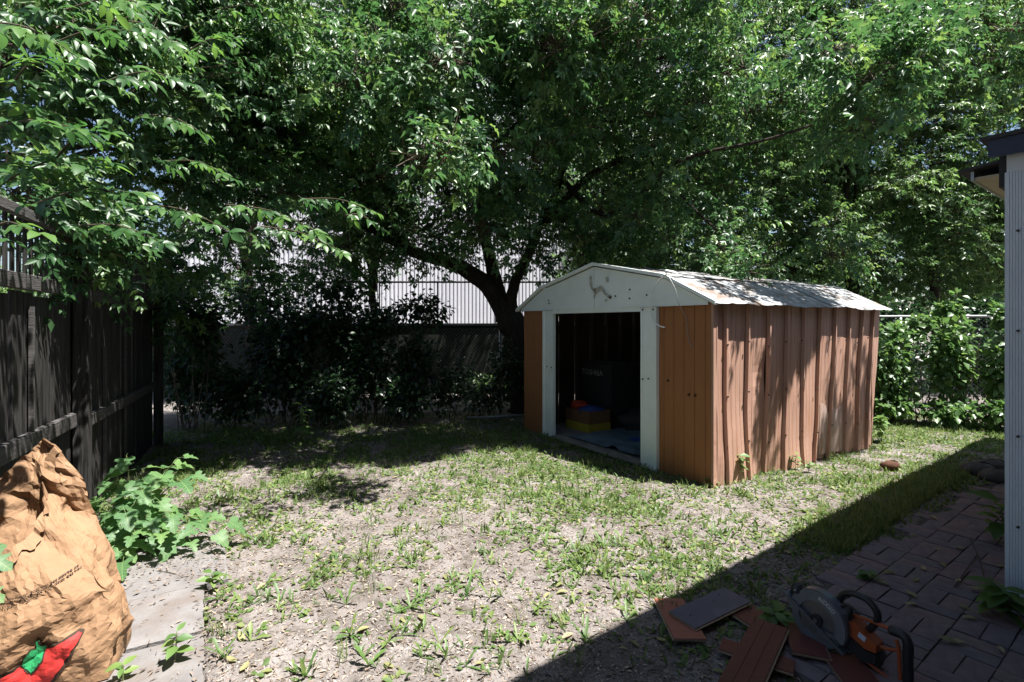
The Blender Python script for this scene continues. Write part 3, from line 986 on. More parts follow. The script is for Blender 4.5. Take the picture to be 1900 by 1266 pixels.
lw = thing('lane_wall', (-3, 11, 0), 'dark concrete wall across the lane behind the yard', 'wall')
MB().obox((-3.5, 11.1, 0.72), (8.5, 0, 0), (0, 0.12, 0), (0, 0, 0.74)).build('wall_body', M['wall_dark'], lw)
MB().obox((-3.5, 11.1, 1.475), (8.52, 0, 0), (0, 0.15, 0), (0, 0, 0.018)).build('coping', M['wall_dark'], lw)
rl = thing('railing', (-3, 11.1, 1.49), 'thin dark metal railing on top of the lane wall', 'railing')
MB().tube([(-11.8, 11.1, 2.385), (4.8, 11.1, 2.385)], 0.022, 6).build('top_rail', M['dark_trim'], rl)
for k in range(14):
    x = -11.6 + k * 1.25
    MB().tube([(x, 11.1, 1.493), (x, 11.1, 2.37)], 0.017, 6).build('post', M['dark_trim'], rl)


def chain_link(a, b, h, name, label, ds=0.062):
    a = Vector(a); b = Vector(b)
    L = (b - a).length; d = (b - a).normalized()
    t = thing(name, tuple((a + b) / 2), label, 'fence')
    MB().tube([a + Z * h, b + Z * h], 0.019, 8).build('top_rail', M['galv'], t, True)
    MB().tube([a + Z * 0.06, b + Z * 0.06], 0.004, 5).build('tension_wire', M['galv'], t)
    np_ = max(2, int(L / 2.4) + 1)
    for i in range(np_):
        p = a.lerp(b, i / (np_ - 1))
        MB().tube([p + Z * -0.1, p + Z * (h - 0.02)], 0.027, 8).build('post', M['galv'], t, True)
    nw = int(L / ds); nz = int((h - 0.06) / ds)
    nrm = Vector((-d.y, d.x, 0))
    P = np.zeros((nw, nz + 1, 3))
    for j in range(nz + 1):
        s = np.arange(nw) * ds + (ds if j % 2 else 0)
        P[:, j, 0] = a.x + d.x * s + nrm.x * 0.003 * (1 if j % 2 else -1)
        P[:, j, 1] = a.y + d.y * s + nrm.y * 0.003 * (1 if j % 2 else -1)
        P[:, j, 2] = 0.05 + j * ds
    Q = P.copy()                                    # second half of each diamond
    for j in range(nz + 1):
        s = np.arange(nw) * ds + (0 if j % 2 else ds)
        Q[:, j, 0] = a.x + d.x * s; Q[:, j, 1] = a.y + d.y * s
    V = []; F = []
    r = 0.0021
    off = [np.array([d.x * r, d.y * r, 0]), np.array([-d.x * r * .5 + nrm.x * r * .87, -d.y * r * .5 + nrm.y * r * .87, 0]),
           np.array([-d.x * r * .5 - nrm.x * r * .87, -d.y * r * .5 - nrm.y * r * .87, 0])]
    base = 0
    for A in (P, Q):
        pts = np.stack([A + o for o in off], 2)     # nw, nz+1, 3, 3
        V.append(pts.reshape(-1, 3))
        idx = base + np.arange(nw * (nz + 1) * 3).reshape(nw, nz + 1, 3)
        for k in range(3):
            k2 = (k + 1) % 3
            F.append(np.stack([idx[:, :-1, k], idx[:, :-1, k2], idx[:, 1:, k2], idx[:, 1:, k]], -1).reshape(-1, 4))
        base += nw * (nz + 1) * 3
    me = mesh_from_arrays('wire_mesh', np.concatenate(V), np.concatenate(F), M['galv'])
    obj_of(me, 'wire_mesh', t)['kind'] = 'stuff'
    return t


chain_link((-6.4, 8.0, 0), (2.9, 9.55, 0), 1.48, 'chain_link_fence', 'chain link fence in deep shade at the back, left of the shed')
chain_link((3.0, 9.55, 0), (9.6, 7.2, 0), 1.61, 'chain_link_fence', 'chain link fence overgrown with leaves, right of the shed')
pb = MB(); pb.tube([W(865, 776, 8.0), W(972, 771, 8.0)], 0.022, 7)
tag(pb.build('pipe', M['galv'], None, True), 'grey metal pipe lying on the ground left of the shed', 'pipe')

# ------------------------------------------------------------------ wooden fence on the left
fn = thing('wooden_fence', (-3.4, 4.2, 0), 'weathered grey wooden board fence along the left side', 'fence')
FA = Vector((-2.10, 1.36, 0)); FBp = Vector((-4.40, 6.29, 0))
FD = (FBp - FA).normalized(); FN = Vector((FD.y, -FD.x, 0))        # FN points into the yard
FL = (FBp - FA).length
k = 0; s = 0.0
while s < FL - 0.05:
    w = rnd.uniform(0.135, 0.15)
    top = 1.70 + rnd.uniform(-.015, .015)
    c = FA + FD * (s + w / 2) + FN * rnd.uniform(-0.004, 0.004)
    lean = rnd.uniform(-.006, .006)
    mb = MB()
    nv = 6
    vs = []
    for i in range(nv + 1):
        z = top * i / nv - 0.02
        for dx, dy in ((-1, -1), (1, -1), (1, 1), (-1, 1)):
            vs.append(c + FD * (dx * (w / 2 - 0.003) + lean * z) + FN * (dy * 0.009 + 0.006 * float(fbm(s * 3, z * 2, 2, 2))) + Z * z)
    fs = [(4 * i + a, 4 * i + (a + 1) % 4, 4 * i + 4 + (a + 1) % 4, 4 * i + 4 + a) for i in range(nv) for a in range(4)] + [(3, 2, 1, 0), tuple(4 * nv + a for a in range(4))]
    mb.add(vs, fs)
    mb.build('board', M['wood'], fn)
    s += w + rnd.uniform(0.004, 0.016)
s = 0.02
while s < FL:                                                       # open slats above the boards
    w = 0.034
    c = FA + FD * s
    MB().obox(c + Z * 1.915, FD * w / 2, FN * 0.006, Z * 0.20).build('slat', M['wood'], fn)
    s += 0.085
def rail(z, s0, s1, hz=0.045, out=0.032, dz=0.0):
    a = FA + FD * s0; b = FA + FD * s1
    m = (a + b) / 2
    ax = (b - a) / 2 + Z * dz
    MB().bevbox(m + FN * out + Z * z, ax, Z * hz, FN * 0.019, 0.004).build('rail', M['wood_rail'], fn)
rail(0.80, 0.0, 2.62, 0.05)
rail(0.74, 2.72, FL, 0.045)
rail(1.74, 0.0, 2.6, 0.045)
rail(1.72, 2.72, FL, 0.045)
rail(2.14, 0.0, FL, 0.03, 0.028)
for s_, zt, ln in ((0.3, 2.2, 0.0), (2.66, 2.17, 0.02), (FL + 0.05, 2.1, 0.01)):
    a = FA + FD * s_ + FN * 0.07
    MB().bevbox(a + Z * (zt / 2) + FD * 0.0, FD * 0.045, FN * 0.045, Z * (zt / 2), 0.006).build('post', M['wood'], fn)
for s_, z0, z1 in ((1.9, 0.1, 1.6), (3.4, 0.05, 1.3), (4.1, 0.0, 1.5)):   # loose strips nailed on
    a = FA + FD * s_ + FN * 0.028
    MB().obox(a + Z * (z0 + z1) / 2, FD * 0.016 , FN * 0.01, Z * (z1 - z0) / 2).build('strip', M['wood_rail'], fn)

# ------------------------------------------------------------------ foliage
def unit(v):
    return v / np.maximum(np.linalg.norm(v, axis=-1, keepdims=True), 1e-9)


def leaflets(base, axis, nrm, ln, wd, fold=0.25, curl=0.15):
    """one folded rhombic blade per row: 4 points, 2 triangles"""
    side = unit(np.cross(nrm, axis))
    nn = unit(np.cross(axis, side))
    ln = ln[:, None]; wd = wd[:, None]
    b = base
    l = base + axis * ln * 0.42 + side * wd * 0.5 + nn * wd * fold
    r = base + axis * ln * 0.42 - side * wd * 0.5 + nn * wd * fold
    t = base + axis * ln - nn * ln * curl
    V = np.stack([b, r, t, l], 1).reshape(-1, 3)
    n = len(base)
    i = np.arange(n)[:, None] * 4
    F = np.concatenate([i + np.array([0, 1, 2]), i + np.array([0, 2, 3])], 1).reshape(-1, 3)
    return V, F


def sprays(anchor, out, k, tl, leaf, droop=0.55, filt=True, dens=1.0):
    """twigs at anchors growing along out, each with k compound leaves of three blades"""
    n = len(anchor)
    out = unit(out)
    tl = tl * rng.uniform(0.6, 1.25, n)
    V = []
    ts = np.linspace(0.15, 1.0, k)
    base = anchor[:, None, :] + out[:, None, :] * (tl[:, None] * ts)[..., None]
    base[..., 2] -= droop * 0.5 * tl[:, None] * ts ** 2
    sd = unit(np.cross(out, np.array([0, 0, 1.0])) + rng.normal(0, .15, (n, 3)))
    sgn = np.where(np.arange(k) % 2 == 0, 1.0, -1.0)
    ax = out[:, None, :] * 0.55 + sd[:, None, :] * sgn[None, :, None] * 0.85 + rng.normal(0, 0.28, (n, k, 3))
    ax[..., 2] -= droop * rng.uniform(0.3, 1.6, (n, k))
    ax = unit(ax).reshape(-1, 3)
    base = base.reshape(-1, 3)
    up = rng.normal(0, 0.5, ax.shape) + np.array([0.45, -0.35, 0.9])
    nr = unit(up - ax * np.sum(up * ax, 1, keepdims=True))
    tint = np.repeat(rng.uniform(0.0, 0.7, n), k) + rng.uniform(-0.1, 0.35, n * k)
    if filt:
        kp = rng.random(len(base)) < keep_prob(base) * dens
        base, ax, nr, tint = base[kp], ax[kp], nr[kp], tint[kp]
    m = len(base)
    sz = leaf * rng.uniform(0.5, 1.3, m)
    side = np.cross(nr, ax)
    Vs = []; Fs = []; Ts = []
    o = 0
    for ang, st, scl in ((0.0, 0.55, 1.0), (0.95, 0.40, 0.85), (-0.95, 0.40, 0.85)):
        a2 = unit(ax * math.cos(ang) + side * math.sin(ang) + rng.normal(0, 0.12, ax.shape) + np.array([0, 0, -0.25 * abs(ang)]))
        n2 = unit(nr + rng.normal(0, 0.2, nr.shape))
        v, f = leaflets(base + ax * (sz * st)[:, None], a2, n2, sz * scl, sz * scl * rng.uniform(0.36, 0.52, m))
        Vs.append(v); Fs.append(f + o); o += len(v)
        Ts.append(np.repeat(tint, 4))
    return np.concatenate(Vs), np.concatenate(Fs), np.concatenate(Ts)


def simple_leaves(base, ax, up_bias, leaf, ratio=0.7, filt=False):
    up = rng.normal(0, 0.4, ax.shape) + np.array(up_bias)
    ax = unit(ax)
    nr = unit(up - ax * np.sum(up * ax, 1, keepdims=True))
    m = len(base)
    sz = leaf * rng.uniform(0.55, 1.3, m)
    v, f = leaflets(base, ax, nr, sz, sz * ratio, fold=0.12)
    return v, f, np.repeat(rng.uniform(0, 1, m), 4)


def lobe_points(lobes, dens):
    """twig anchors and outward directions for (centre, (rx, ry, rz)[, factor]) lobes"""
    A = []; O = []
    for lb in lobes:
        c, r = lb[0], lb[1]
        fac = lb[2] if len(lb) > 2 else 1.0
        r = (r, r, r * 0.8) if not isinstance(r, tuple) else r
        n = max(3, int(dens * fac * (r[0] * r[1] * r[2]) ** (2 / 3)))
        d = unit(rng.normal(0, 1, (n, 3)))
        rad = rng.random(n) ** 0.45
        p = d * rad[:, None] * np.array(r)
        # clumpy: push towards a few attractors
        nc = max(3, n // 14)
        att = unit(rng.normal(0, 1, (nc, 3))) * (rng.random(nc) ** 0.4)[:, None] * np.array(r)
        w = rng.integers(0, nc, n)
        p = p * 0.42 + att[w] * 0.58
        A.append(np.array(c) + p)
        o = d * 0.6 + unit(p + 1e-6) * 0.7 + np.array([0, 0, 0.05])
        O.append(o)
    return np.concatenate(A), np.concatenate(O)


def twig_mesh(anchor, out, tl, th=0.004, back=0.5):
    """a thin three-sided stick under each spray"""
    n = len(anchor)
    out = unit(out)
    a = anchor - out * back * 0.6; b = anchor + out * tl * 0.85
    b = b.copy(); b[:, 2] -= 0.2 * tl
    s = unit(np.cross(out, np.array([0.1, 0.2, 1.0])))
    q = unit(np.cross(out, s))
    V = np.stack([a + s * th * 1.6, a - s * th * .8 + q * th * 1.4, a - s * th * .8 - q * th * 1.4, b], 1).reshape(-1, 3)
    i = np.arange(n)[:, None] * 4
    F = np.concatenate([i + np.array(t) for t in ((0, 1, 3), (1, 2, 3), (2, 0, 3))], 1).reshape(-1, 3)
    return V, F


def crown(parent, lobes, dens, k, tl, leaf, m, filt=True, dens_keep=1.0, name='crown'):
    A, O = lobe_points(lobes, dens)
    if filt:
        kp = keep_prob(A) > 0.02
        A, O = A[kp], O[kp]
    V, F, T = sprays(A, O, k, tl, leaf, filt=filt, dens=dens_keep)
    o = obj_of(mesh_from_arrays(name, V, F, M[m], np.clip(T, 0, 1)), name, parent)
    o['kind'] = 'stuff'
    if filt:
        kp = rng.random(len(A)) < keep_prob(A) * 0.9 - 0.15
        A, O = A[kp], O[kp]
    if len(A) > 5:
        v, f = twig_mesh(A, O, tl)
        obj_of(mesh_from_arrays('twigs', v, f, M['twig']), 'twigs', parent)['kind'] = 'stuff'
    return A, O


def limb(parent, pts, r0, r1, name='limb', n=9):
    P = smooth_path([Vector(p) for p in pts], 5)
    m = len(P)
    for i, p in enumerate(P):                              # slight waywardness
        P[i] = p + Vector((float(vnoise(i * .9, r0 * 50, 1)) - .5, float(vnoise(i * .9, r0 * 50, 2)) - .5, 0)) * r0 * 0.35
    rad = [lerp(r0, r1, (i / (m - 1)) ** 0.8) * (1 + 0.10 * (float(vnoise(i * 1.3, r0 * 31, 4)) - .5)) for i in range(m)]
    return MB().tube(P, rad, n).build(name, M['bark'], parent, True)


# --- the main tree right behind the shed's far corner
tr = thing('maple_tree', (0.16, 8.75, 0), 'old multi-limbed maple tree with dark trunk behind the shed', 'tree')
limb(tr, [(0.22, 8.75, -0.1), (0.13, 8.75, 0.7), (0.02, 8.75, 1.4), (-0.13, 8.75, 1.85)], 0.28, 0.21, 'trunk', 12)
limb(tr, [(-0.02, 8.72, 1.45), W(925, 560, 8.7), W(880, 512, 8.6), W(830, 487, 8.5), W(770, 470, 8.3), W(690, 425, 8.0), W(600, 380, 7.6)], 0.20, 0.04)
limb(tr, [(-0.08, 8.78, 1.6), W(918, 520, 8.8), W(907, 470, 8.8), W(893, 400, 8.7), W(870, 310, 8.5), W(830, 150, 8.2), W(800, -40, 8.0)], 0.15, 0.03)
limb(tr, [(-0.03, 8.70, 1.55), W(950, 545, 8.6), W(968, 495, 8.5), W(1000, 425, 8.3), W(1040, 330, 8.1), W(1060, 180, 7.9), W(1090, 0, 7.8)], 0.115, 0.03)
limb(tr, [W(1003, 420, 8.3), W(1090, 330, 8.0), W(1190, 280, 7.8), W(1300, 235, 7.5), W(1400, 180, 7.2)], 0.07, 0.02)
limb(tr, [W(1040, 330, 8.1), W(1130, 400, 7.6), W(1260, 300, 7.2), W(1420, 260, 7.0), W(1540, 220, 6.9)], 0.05, 0.012)
limb(tr, [W(870, 310, 8.5), W(960, 230, 8.2), W(1060, 130, 7.8)], 0.06, 0.02)
limb(tr, [W(880, 345, 8.6), W(830, 190, 8.4), W(800, 80, 8.2), W(770, -50, 8.0)], 0.055, 0.02)
limb(tr, [W(740, 450, 8.2), W(640, 300, 7.6), W(560, 150, 7.2), W(500, 20, 7.0)], 0.06, 0.02)
limb(tr, [W(900, 420, 8.7), W(860, 340, 7.0), W(810, 270, 5.2), W(780, 275, 4.3)], 0.05, 0.008)
limb(tr, [W(1060, 180, 7.9), W(1180, 120, 7.2), W(1300, 100, 6.7), W(1390, 130, 6.3)], 0.045, 0.01)
limb(tr, [W(1190, 280, 7.8), W(1300, 400, 7.0), W(1400, 480, 6.4)], 0.03, 0.008)
lobes = [(W(880, 150, 8.6), 1.9, .5), (W(1000, 60, 7.8), 1.7), (W(1120, 200, 8.0), 1.7), (W(760, 270, 8.4), 1.5), (W(1250, 110, 7.6), 1.6),
         (W(950, 330, 8.5), 1.2), (W(1110, 390, 8.0), 0.95, 0.8), (W(1270, 330, 8.0), 1.25), (W(680, 110, 8.0), 1.7), (W(800, -110, 8.0), 2.2, 0.6),
         (W(1100, -150, 8.0), 2.2, 0.6), (W(1350, -60, 8.0), 1.9, 0.6), (W(1400, 190, 7.6), 1.3), (W(1540, 150, 7.5), 1.3), (W(1660, 60, 7.2), 1.3),
         (W(620, 330, 7.8), 1.2), (W(700, 400, 8.0), 0.9), (W(840, 390, 8.2), 0.8, 0.8), (W(1330, 430, 7.6), 0.9), (W(560, 180, 7.4), 1.3),
         (W(1000, 440, 8.2), 0.5, 0.6), (W(1190, 460, 8.4), 0.6), (W(760, 435, 7.6), .5), (W(1060, 430, 7.8), .55), (W(1240, 440, 7.2), .55), (W(1440, 470, 7.2), .5), (W(1540, 470, 7.6), .5), (W(700, 470, 8.0), .4), (W(820, 440, 7.9), .42, 1.5), (W(930, 430, 8.0), .35, 1.5), (W(880, 400, 7.6), .5, 1.5), (W(980, 470, 8.1), .3, 1.4), (W(640, 450, 7.8), .5, 1.4)]
crown(tr, [(tuple(c[0]),) + c[1:] for c in lobes], 140, 11, 0.42, 0.088, 'leaf_main')
high = [((-0.3, 5.6, 4.4), .9, .5), ((0.7, 5.5, 4.6), .9), ((-1.3, 5.9, 4.3), .9), ((-2.2, 6.3, 4.2), .8), ((1.5, 5.6, 4.9), .8), ((-0.7, 6.0, 3.5), .6), ((0.3, 6.2, 3.6), .6), ((-1.7, 6.5, 3.4), .6),  # crown lobes added to shade the yard behind and dapple the shed
        ((-0.2, 6.0, 5.6), 1.0, .5), ((1.0, 6.0, 5.8), 1.0), ((-1.4, 6.4, 5.6), 1.0), ((2.2, 6.0, 5.6), .9), ((1.0, 6.6, 4.2), .7), ((-2.7, 7.0, 4.4), .9), 
        ((-0.6, 5.1, 4.2), .7), ((0.4, 5.2, 4.3), .7), ((-1.5, 5.2, 4.0), .7), ((1.2, 5.2, 4.4), .6), ((-2.4, 5.6, 4.0), .7), ((-1.0, 5.6, 3.2), .5), ((-0.1, 5.7, 3.4), .5),
        ((-1.0, 8.0, 5.2), .9), ((-2.2, 8.2, 5.0), .9), ((-3.3, 8.2, 4.8), .9), ((0.3, 8.2, 5.0), .9), ((-2.8, 7.4, 3.6), .7), ((1.2, 8.4, 5.2), .9), ((-3.9, 7.4, 4.4), .8),
        ((3.5, 5.1, 3.9), .45, 2.0), ((4.0, 5.3, 4.2), .5, 2.0), ((4.4, 5.5, 4.3), .5, 2.0), ((3.2, 5.0, 4.2), .45, 2.0), ((3.7, 5.4, 3.6), .4, 2.0), ((4.7, 5.7, 4.4), .5, 1.6)]
crown(tr, high, 150, 10, 0.40, 0.092, 'leaf_main', name='upper_crown')
near_lobes = [(W(820, 285, 4.25), (0.48, 0.35, 0.22), 2.0), (W(760, 290, 4.3), 0.25, 2), (W(1375, 120, 6.3), (0.55, 0.5, 0.5), 1.7), (W(1290, 190, 6.2), (0.6, 0.5, 0.4), 1.6),
              (W(1400, 500, 6.2), (0.28, 0.3, 0.22), 2.2), (W(1340, 470, 6.4), 0.3, 1.8), (W(990, 70, 5.4), (0.6, 0.5, 0.5), 1.6), (W(895, 420, 6.2), (0.35, 0.3, 0.3), 1.6), (W(930, 360, 6.5), 0.35, 1.5),
              (W(1210, 225, 6.3), (0.5, 0.4, 0.35), 1.6), (W(1180, 400, 6.6), (0.4, 0.4, 0.35), 1.4), (W(1240, 360, 6.5), 0.4, 1.3), (W(1700, 100, 6.0), (0.9, 0.6, 0.5), 1.2), (W(1850, 60, 5.5), (0.7, 0.5, 0.5), 1.2)]
crown(tr, [(tuple(c[0]),) + c[1:] for c in near_lobes], 210, 10, 0.34, 0.088, 'leaf_main', name='hanging_sprays')

# --- trees behind the back fence on the left, in front of the warehouse
for nm, bx, by, lb, label in (
    ('lane_tree', -4.9, 9.6, [(W(430, 330, 10.0), 1.5), (W(380, 180, 10.0), 1.7), (W(520, 60, 10.5), 1.8), (W(330, 440, 9.4), 0.9), (W(450, 450, 9.6), 0.8, .8), (W(560, 300, 10.3), 1.3), (W(420, -60, 10), 2.0, .6), (W(300, 60, 9.5), 1.6), (W(480, 520, 9.5), .6, 1.4), (W(560, 550, 9.4), .45, 1.4)],
     'slender leafy tree behind the back fence at the left'),
    ('lane_tree', -2.7, 10.2, [(W(640, 420, 10.2), 1.1), (W(570, 470, 9.8), 0.8, .8), (W(700, 250, 10.6), 1.5), (W(720, 60, 10.5), 1.9), (W(620, 120, 10.8), 1.6), (W(760, 430, 10.4), 0.6), (W(700, -120, 10.5), 2.0, .6), (W(620, 520, 9.4), .5, 1), (W(690, 510, 9.8), .35, 1), (W(745, 480, 9.6), .45, 1), ((0.2, 10.4, 4.0), .75), ((-0.8, 10.4, 3.9), .75), ((1.2, 10.5, 4.3), .8), ((-1.9, 10.4, 4.0), .75)],
     'slender leafy tree behind the back fence between warehouse and main tree')):
    t = thing(nm, (bx, by, 0), label, 'tree', 'trees along the lane')
    px = 950 + FPX * bx / by
    limb(t, [(bx, by, -0.1), (bx + .05, by, 1.2), (bx - .08, by, 2.4), (bx + .1, by, 3.8), (bx, by, 5.8)], 0.11, 0.03, 'trunk')
    for c in lb[:5]:
        limb(t, [(bx, by, 2.0 + 0.3 * rnd.random()), (Vector((bx, by, 2.6)) + Vector(c[0])) / 2 + Z * 0.15, c[0]], 0.045, 0.012)
    crown(t, [(tuple(c[0]),) + tuple(c[1:]) for c in lb], 115, 10, 0.45, 0.085, 'leaf_main')

# --- trees behind the right fence
right = [
    ((4.6, 11.3), [(W(1300, 470, 11.0), 1.1), (W(1400, 360, 11.2), 1.5), (W(1330, 230, 11.4), 1.6), (W(1450, 500, 10.8), .9), (W(1230, 330, 11.6), 1.3), (W(1240, 480, 11.6), .9), (W(1400, 60, 11.6), 1.8)],
     'bushy sunlit tree directly behind the shed roof'),
    ((7.2, 11.0), [(W(1540, 440, 10.6), 1.2), (W(1510, 250, 11.0), 1.6), (W(1630, 330, 11.0), 1.5), (W(1600, 140, 11.2), 1.7), (W(1560, 0, 11.4), 1.8), (W(1630, 490, 10.8), .9)],
     'tall sunlit tree right of the shed roof'),
    ((9.3, 11.4), [(W(1740, 420, 11.2), 1.3), (W(1700, 220, 11.4), 1.6), (W(1820, 300, 11.2), 1.5), (W(1760, 60, 11.2), 1.9), (W(1840, 460, 11.4), 1.2), (W(1720, 520, 11.4), .8)],
     'dense tree behind the overgrown fence near the house'),
    ((12.2, 12.4), [(W(1890, 380, 12.0), 1.7), (W(1900, 150, 12.0), 1.9), (W(1930, 500, 12.0), 1.4), (W(1840, 10, 12.0), 1.9)],
     'dense tree half hidden by the house corner'),
    ((1.9, 13.2), [(W(1080, 330, 13.0), 1.7), (W(1160, 130, 13.0), 2.0), (W(1010, 250, 13.2), 1.2, .6), (W(1090, 470, 13.0), 1.0, .8), (W(1180, 440, 13), 1.3), (W(1020, 60, 13), 1.5, .6)],
     'leafy tree far behind the shed gable'),
]
for (bx, by), lb, label in right:
    t = thing('broadleaf_tree', (bx, by, 0), label, 'tree', 'trees behind the right fence')
    limb(t, [(bx, by, -0.1), (bx + .1, by, 1.5), (bx - .1, by, 3.2), (bx, by, 5.5)], 0.14, 0.04, 'trunk')
    for c in lb:
        limb(t, [(bx, by, 1.6 + 1.2 * rnd.random()), (Vector((bx, by, 2.6)) + c[0]) / 2 - Z * 0.1, c[0]], 0.05, 0.012)
    crown(t, [(tuple(c[0]),) + c[1:] for c in lb], 185, 10, 0.42, 0.10, 'leaf_right')

# far wood behind everything on the right
fw_l = [((x, 16.5 + 1.5 * math.sin(x * 1.7), 2.0 + 1.0 * math.sin(x)), (2.0, 1.2, 2.4)) for x in np.arange(3.0, 25, 2.2)] + \
       [((x, 17.5, 6.0 + math.sin(x * 2)), (2.2, 1.2, 2.4)) for x in np.arange(4.5, 25, 2.6)] + \
       [((x, 15.5, 1.8), (1.8, 1.0, 1.8)) for x in np.arange(-22, -9.5, 2.0)]
A, O = lobe_points(fw_l, 130)
V, F, T = sprays(A, O, 8, 0.6, 0.17, filt=False)
o = obj_of(mesh_from_arrays('wood_foliage', V, F, M['leaf_right'], np.clip(T, 0, 1)), 'distant_wood')
tag(o, 'dark mass of far trees behind the fence', 'trees', None, 'stuff')

# --- the near tree on the left, reaching over the fence
nt_ = thing('boxelder_tree', (-5.0, 4.6, 0), 'box elder with bright compound leaves reaching over the left fence', 'tree')
limb(nt_, [(-5.0, 4.6, -0.1), (-4.95, 4.5, 1.5), (-4.8, 4.5, 2.6), (-4.6, 4.7, 4.0), (-4.3, 4.9, 5.6)], 0.16, 0.05, 'trunk')
lob = [(W(80, 90, 3.7), 0.85), (W(250, 120, 4.3), 0.95), (W(40, 320, 3.5), .45), (W(430, 90, 5.6), 1.2), (W(340, 290, 5.2), 0.75), (W(520, 370, 5.6), 0.6), (W(160, 385, 3.8), 0.33),
       (W(470, 250, 6.0), 0.95), (W(310, -40, 5.0), 1.3), (W(60, -120, 4.2), 1.2, .7), (W(240, 440, 4.6), .4), (W(420, 420, 5.2), .5), (W(590, 400, 5.8), .4), (W(200, 250, 4.6), .6), (W(110, 230, 4.2), .5),
       (W(330, 480, 5.6), .4), (W(480, 500, 6.2), .4), (W(170, 440, 3.9), .28), (W(235, 470, 4.8), .3), (W(90, 425, 3.4), .2), (W(30, 385, 3.2), .22, 1.4), (W(120, 440, 3.7), .25, 1.4), (W(200, 470, 4.4), .28, 1.4), (W(60, 350, 3.3), .3, 1.2), (W(280, 510, 6.3), .4), (W(320, 560, 6.5), .4)]
hi2 = [((-2.6, 4.8, 4.8), 1.0), ((-3.0, 6.0, 4.6), 1.1), ((-3.2, 5.4, 3.6), .8)]  # lobes added to shade the left fence
crown(nt_, hi2, 120, 10, 0.42, 0.10, 'leaf_main', name='upper_crown')
for c in lob[:12]:
    limb(nt_, [(-4.9, 4.55, 2.2 + 0.8 * rnd.random()), (Vector((-4.8, 4.5, 2.8)) + c[0]) / 2 + Z * 0.1, c[0]], 0.04, 0.008)
crown(nt_, [(tuple(c[0]),) + c[1:] for c in lob], 190, 9, 0.34, 0.088, 'leaf_main')


def leaf_proto(k, five=True):
    """one compound leaf, 20 cm, tip along +Y, blades with teeth, drooping"""
    r = random.Random(40 + k)
    mb = MB()
    out = [(0, 0), (.13, .14), (.20, .26), (.235, .36), (.20, .5), (.215, .56), (.13, .72), (.12, .79), (0, 1.0)]
    specs = [(0.10, 0.0, 0.105), (0.065, 0.95, 0.09), (0.065, -0.95, 0.09)]
    if five: specs += [(0.03, 1.15, 0.075), (0.03, -1.15, 0.075)]
    for y0, ang, ln in specs:
        ln *= r.uniform(.85, 1.15)
        ang += r.uniform(-.15, .15)
        c, s = math.cos(ang), math.sin(ang)
        vs = []
        tw = r.uniform(-.3, .3)
        def P(w, t):
            x = w * ln; y = t * ln
            z = abs(w) * ln * 0.35 - 0.28 * ln * t * t + tw * w * ln
            return (s * y + c * x, y0 + c * y - s * x, z - 0.25 * abs(ang) * y * .5)
        ws = [0, .2, .26, .19, 0]; tt = [0, .22, .42, .72, 1]
        for t_, w_ in zip(tt, ws):
            vs += [P(-w_, t_), P(0, t_), P(w_, t_)]
        fs = []
        for i in range(4):
            a = 3 * i
            fs += [(a, a + 1, a + 4, a + 3), (a + 1, a + 2, a + 5, a + 4)]
        mb.add(vs, fs)
    mb.tube([(0, -0.04, 0.012), (0, 0.03, 0), (0, 0.10, -0.002)], 0.0014, 3, False)
    me = bpy.data.meshes.new('leaf')
    me.from_pydata(mb.v, [], mb.f)
    me.polygons.foreach_set('use_smooth', [True] * len(me.polygons))
    me.materials.append(M['leaf_near'])
    return me


leaf_me = [leaf_proto(k, k % 2 == 0) for k in range(6)]
near_tw = [(-40, 250, 2.3, 150, 240, 12), (20, 330, 2.4, 190, 300, 13), (60, 380, 2.6, 260, 360, 13), (150, 250, 2.5, 40, 200, 10), (80, 90, 2.6, 260, 60, 13), (-30, 40, 2.4, 150, 110, 12),
           (200, 150, 3.0, 340, 150, 11), (250, 380, 3.2, 430, 430, 14), (140, 420, 2.9, 300, 450, 12), (420, 380, 3.8, 590, 430, 14), (480, 420, 3.9, 640, 470, 12), (560, 370, 4.0, 700, 395, 10),
           (120, 20, 2.8, 280, 10, 10), (300, 300, 3.4, 430, 330, 11), (20, 160, 2.3, 90, 120, 9), (260, 215, 3.2, 380, 250, 10), (-30, 440, 2.2, 60, 430, 5), (100, 300, 2.5, 180, 250, 9), (330, 110, 3.6, 430, 70, 9),
           (400, 20, 4.2, 520, 20, 9), (640, 400, 4.2, 700, 420, 5), (240, 40, 3.3, 330, 90, 9)]
nleaf = 0
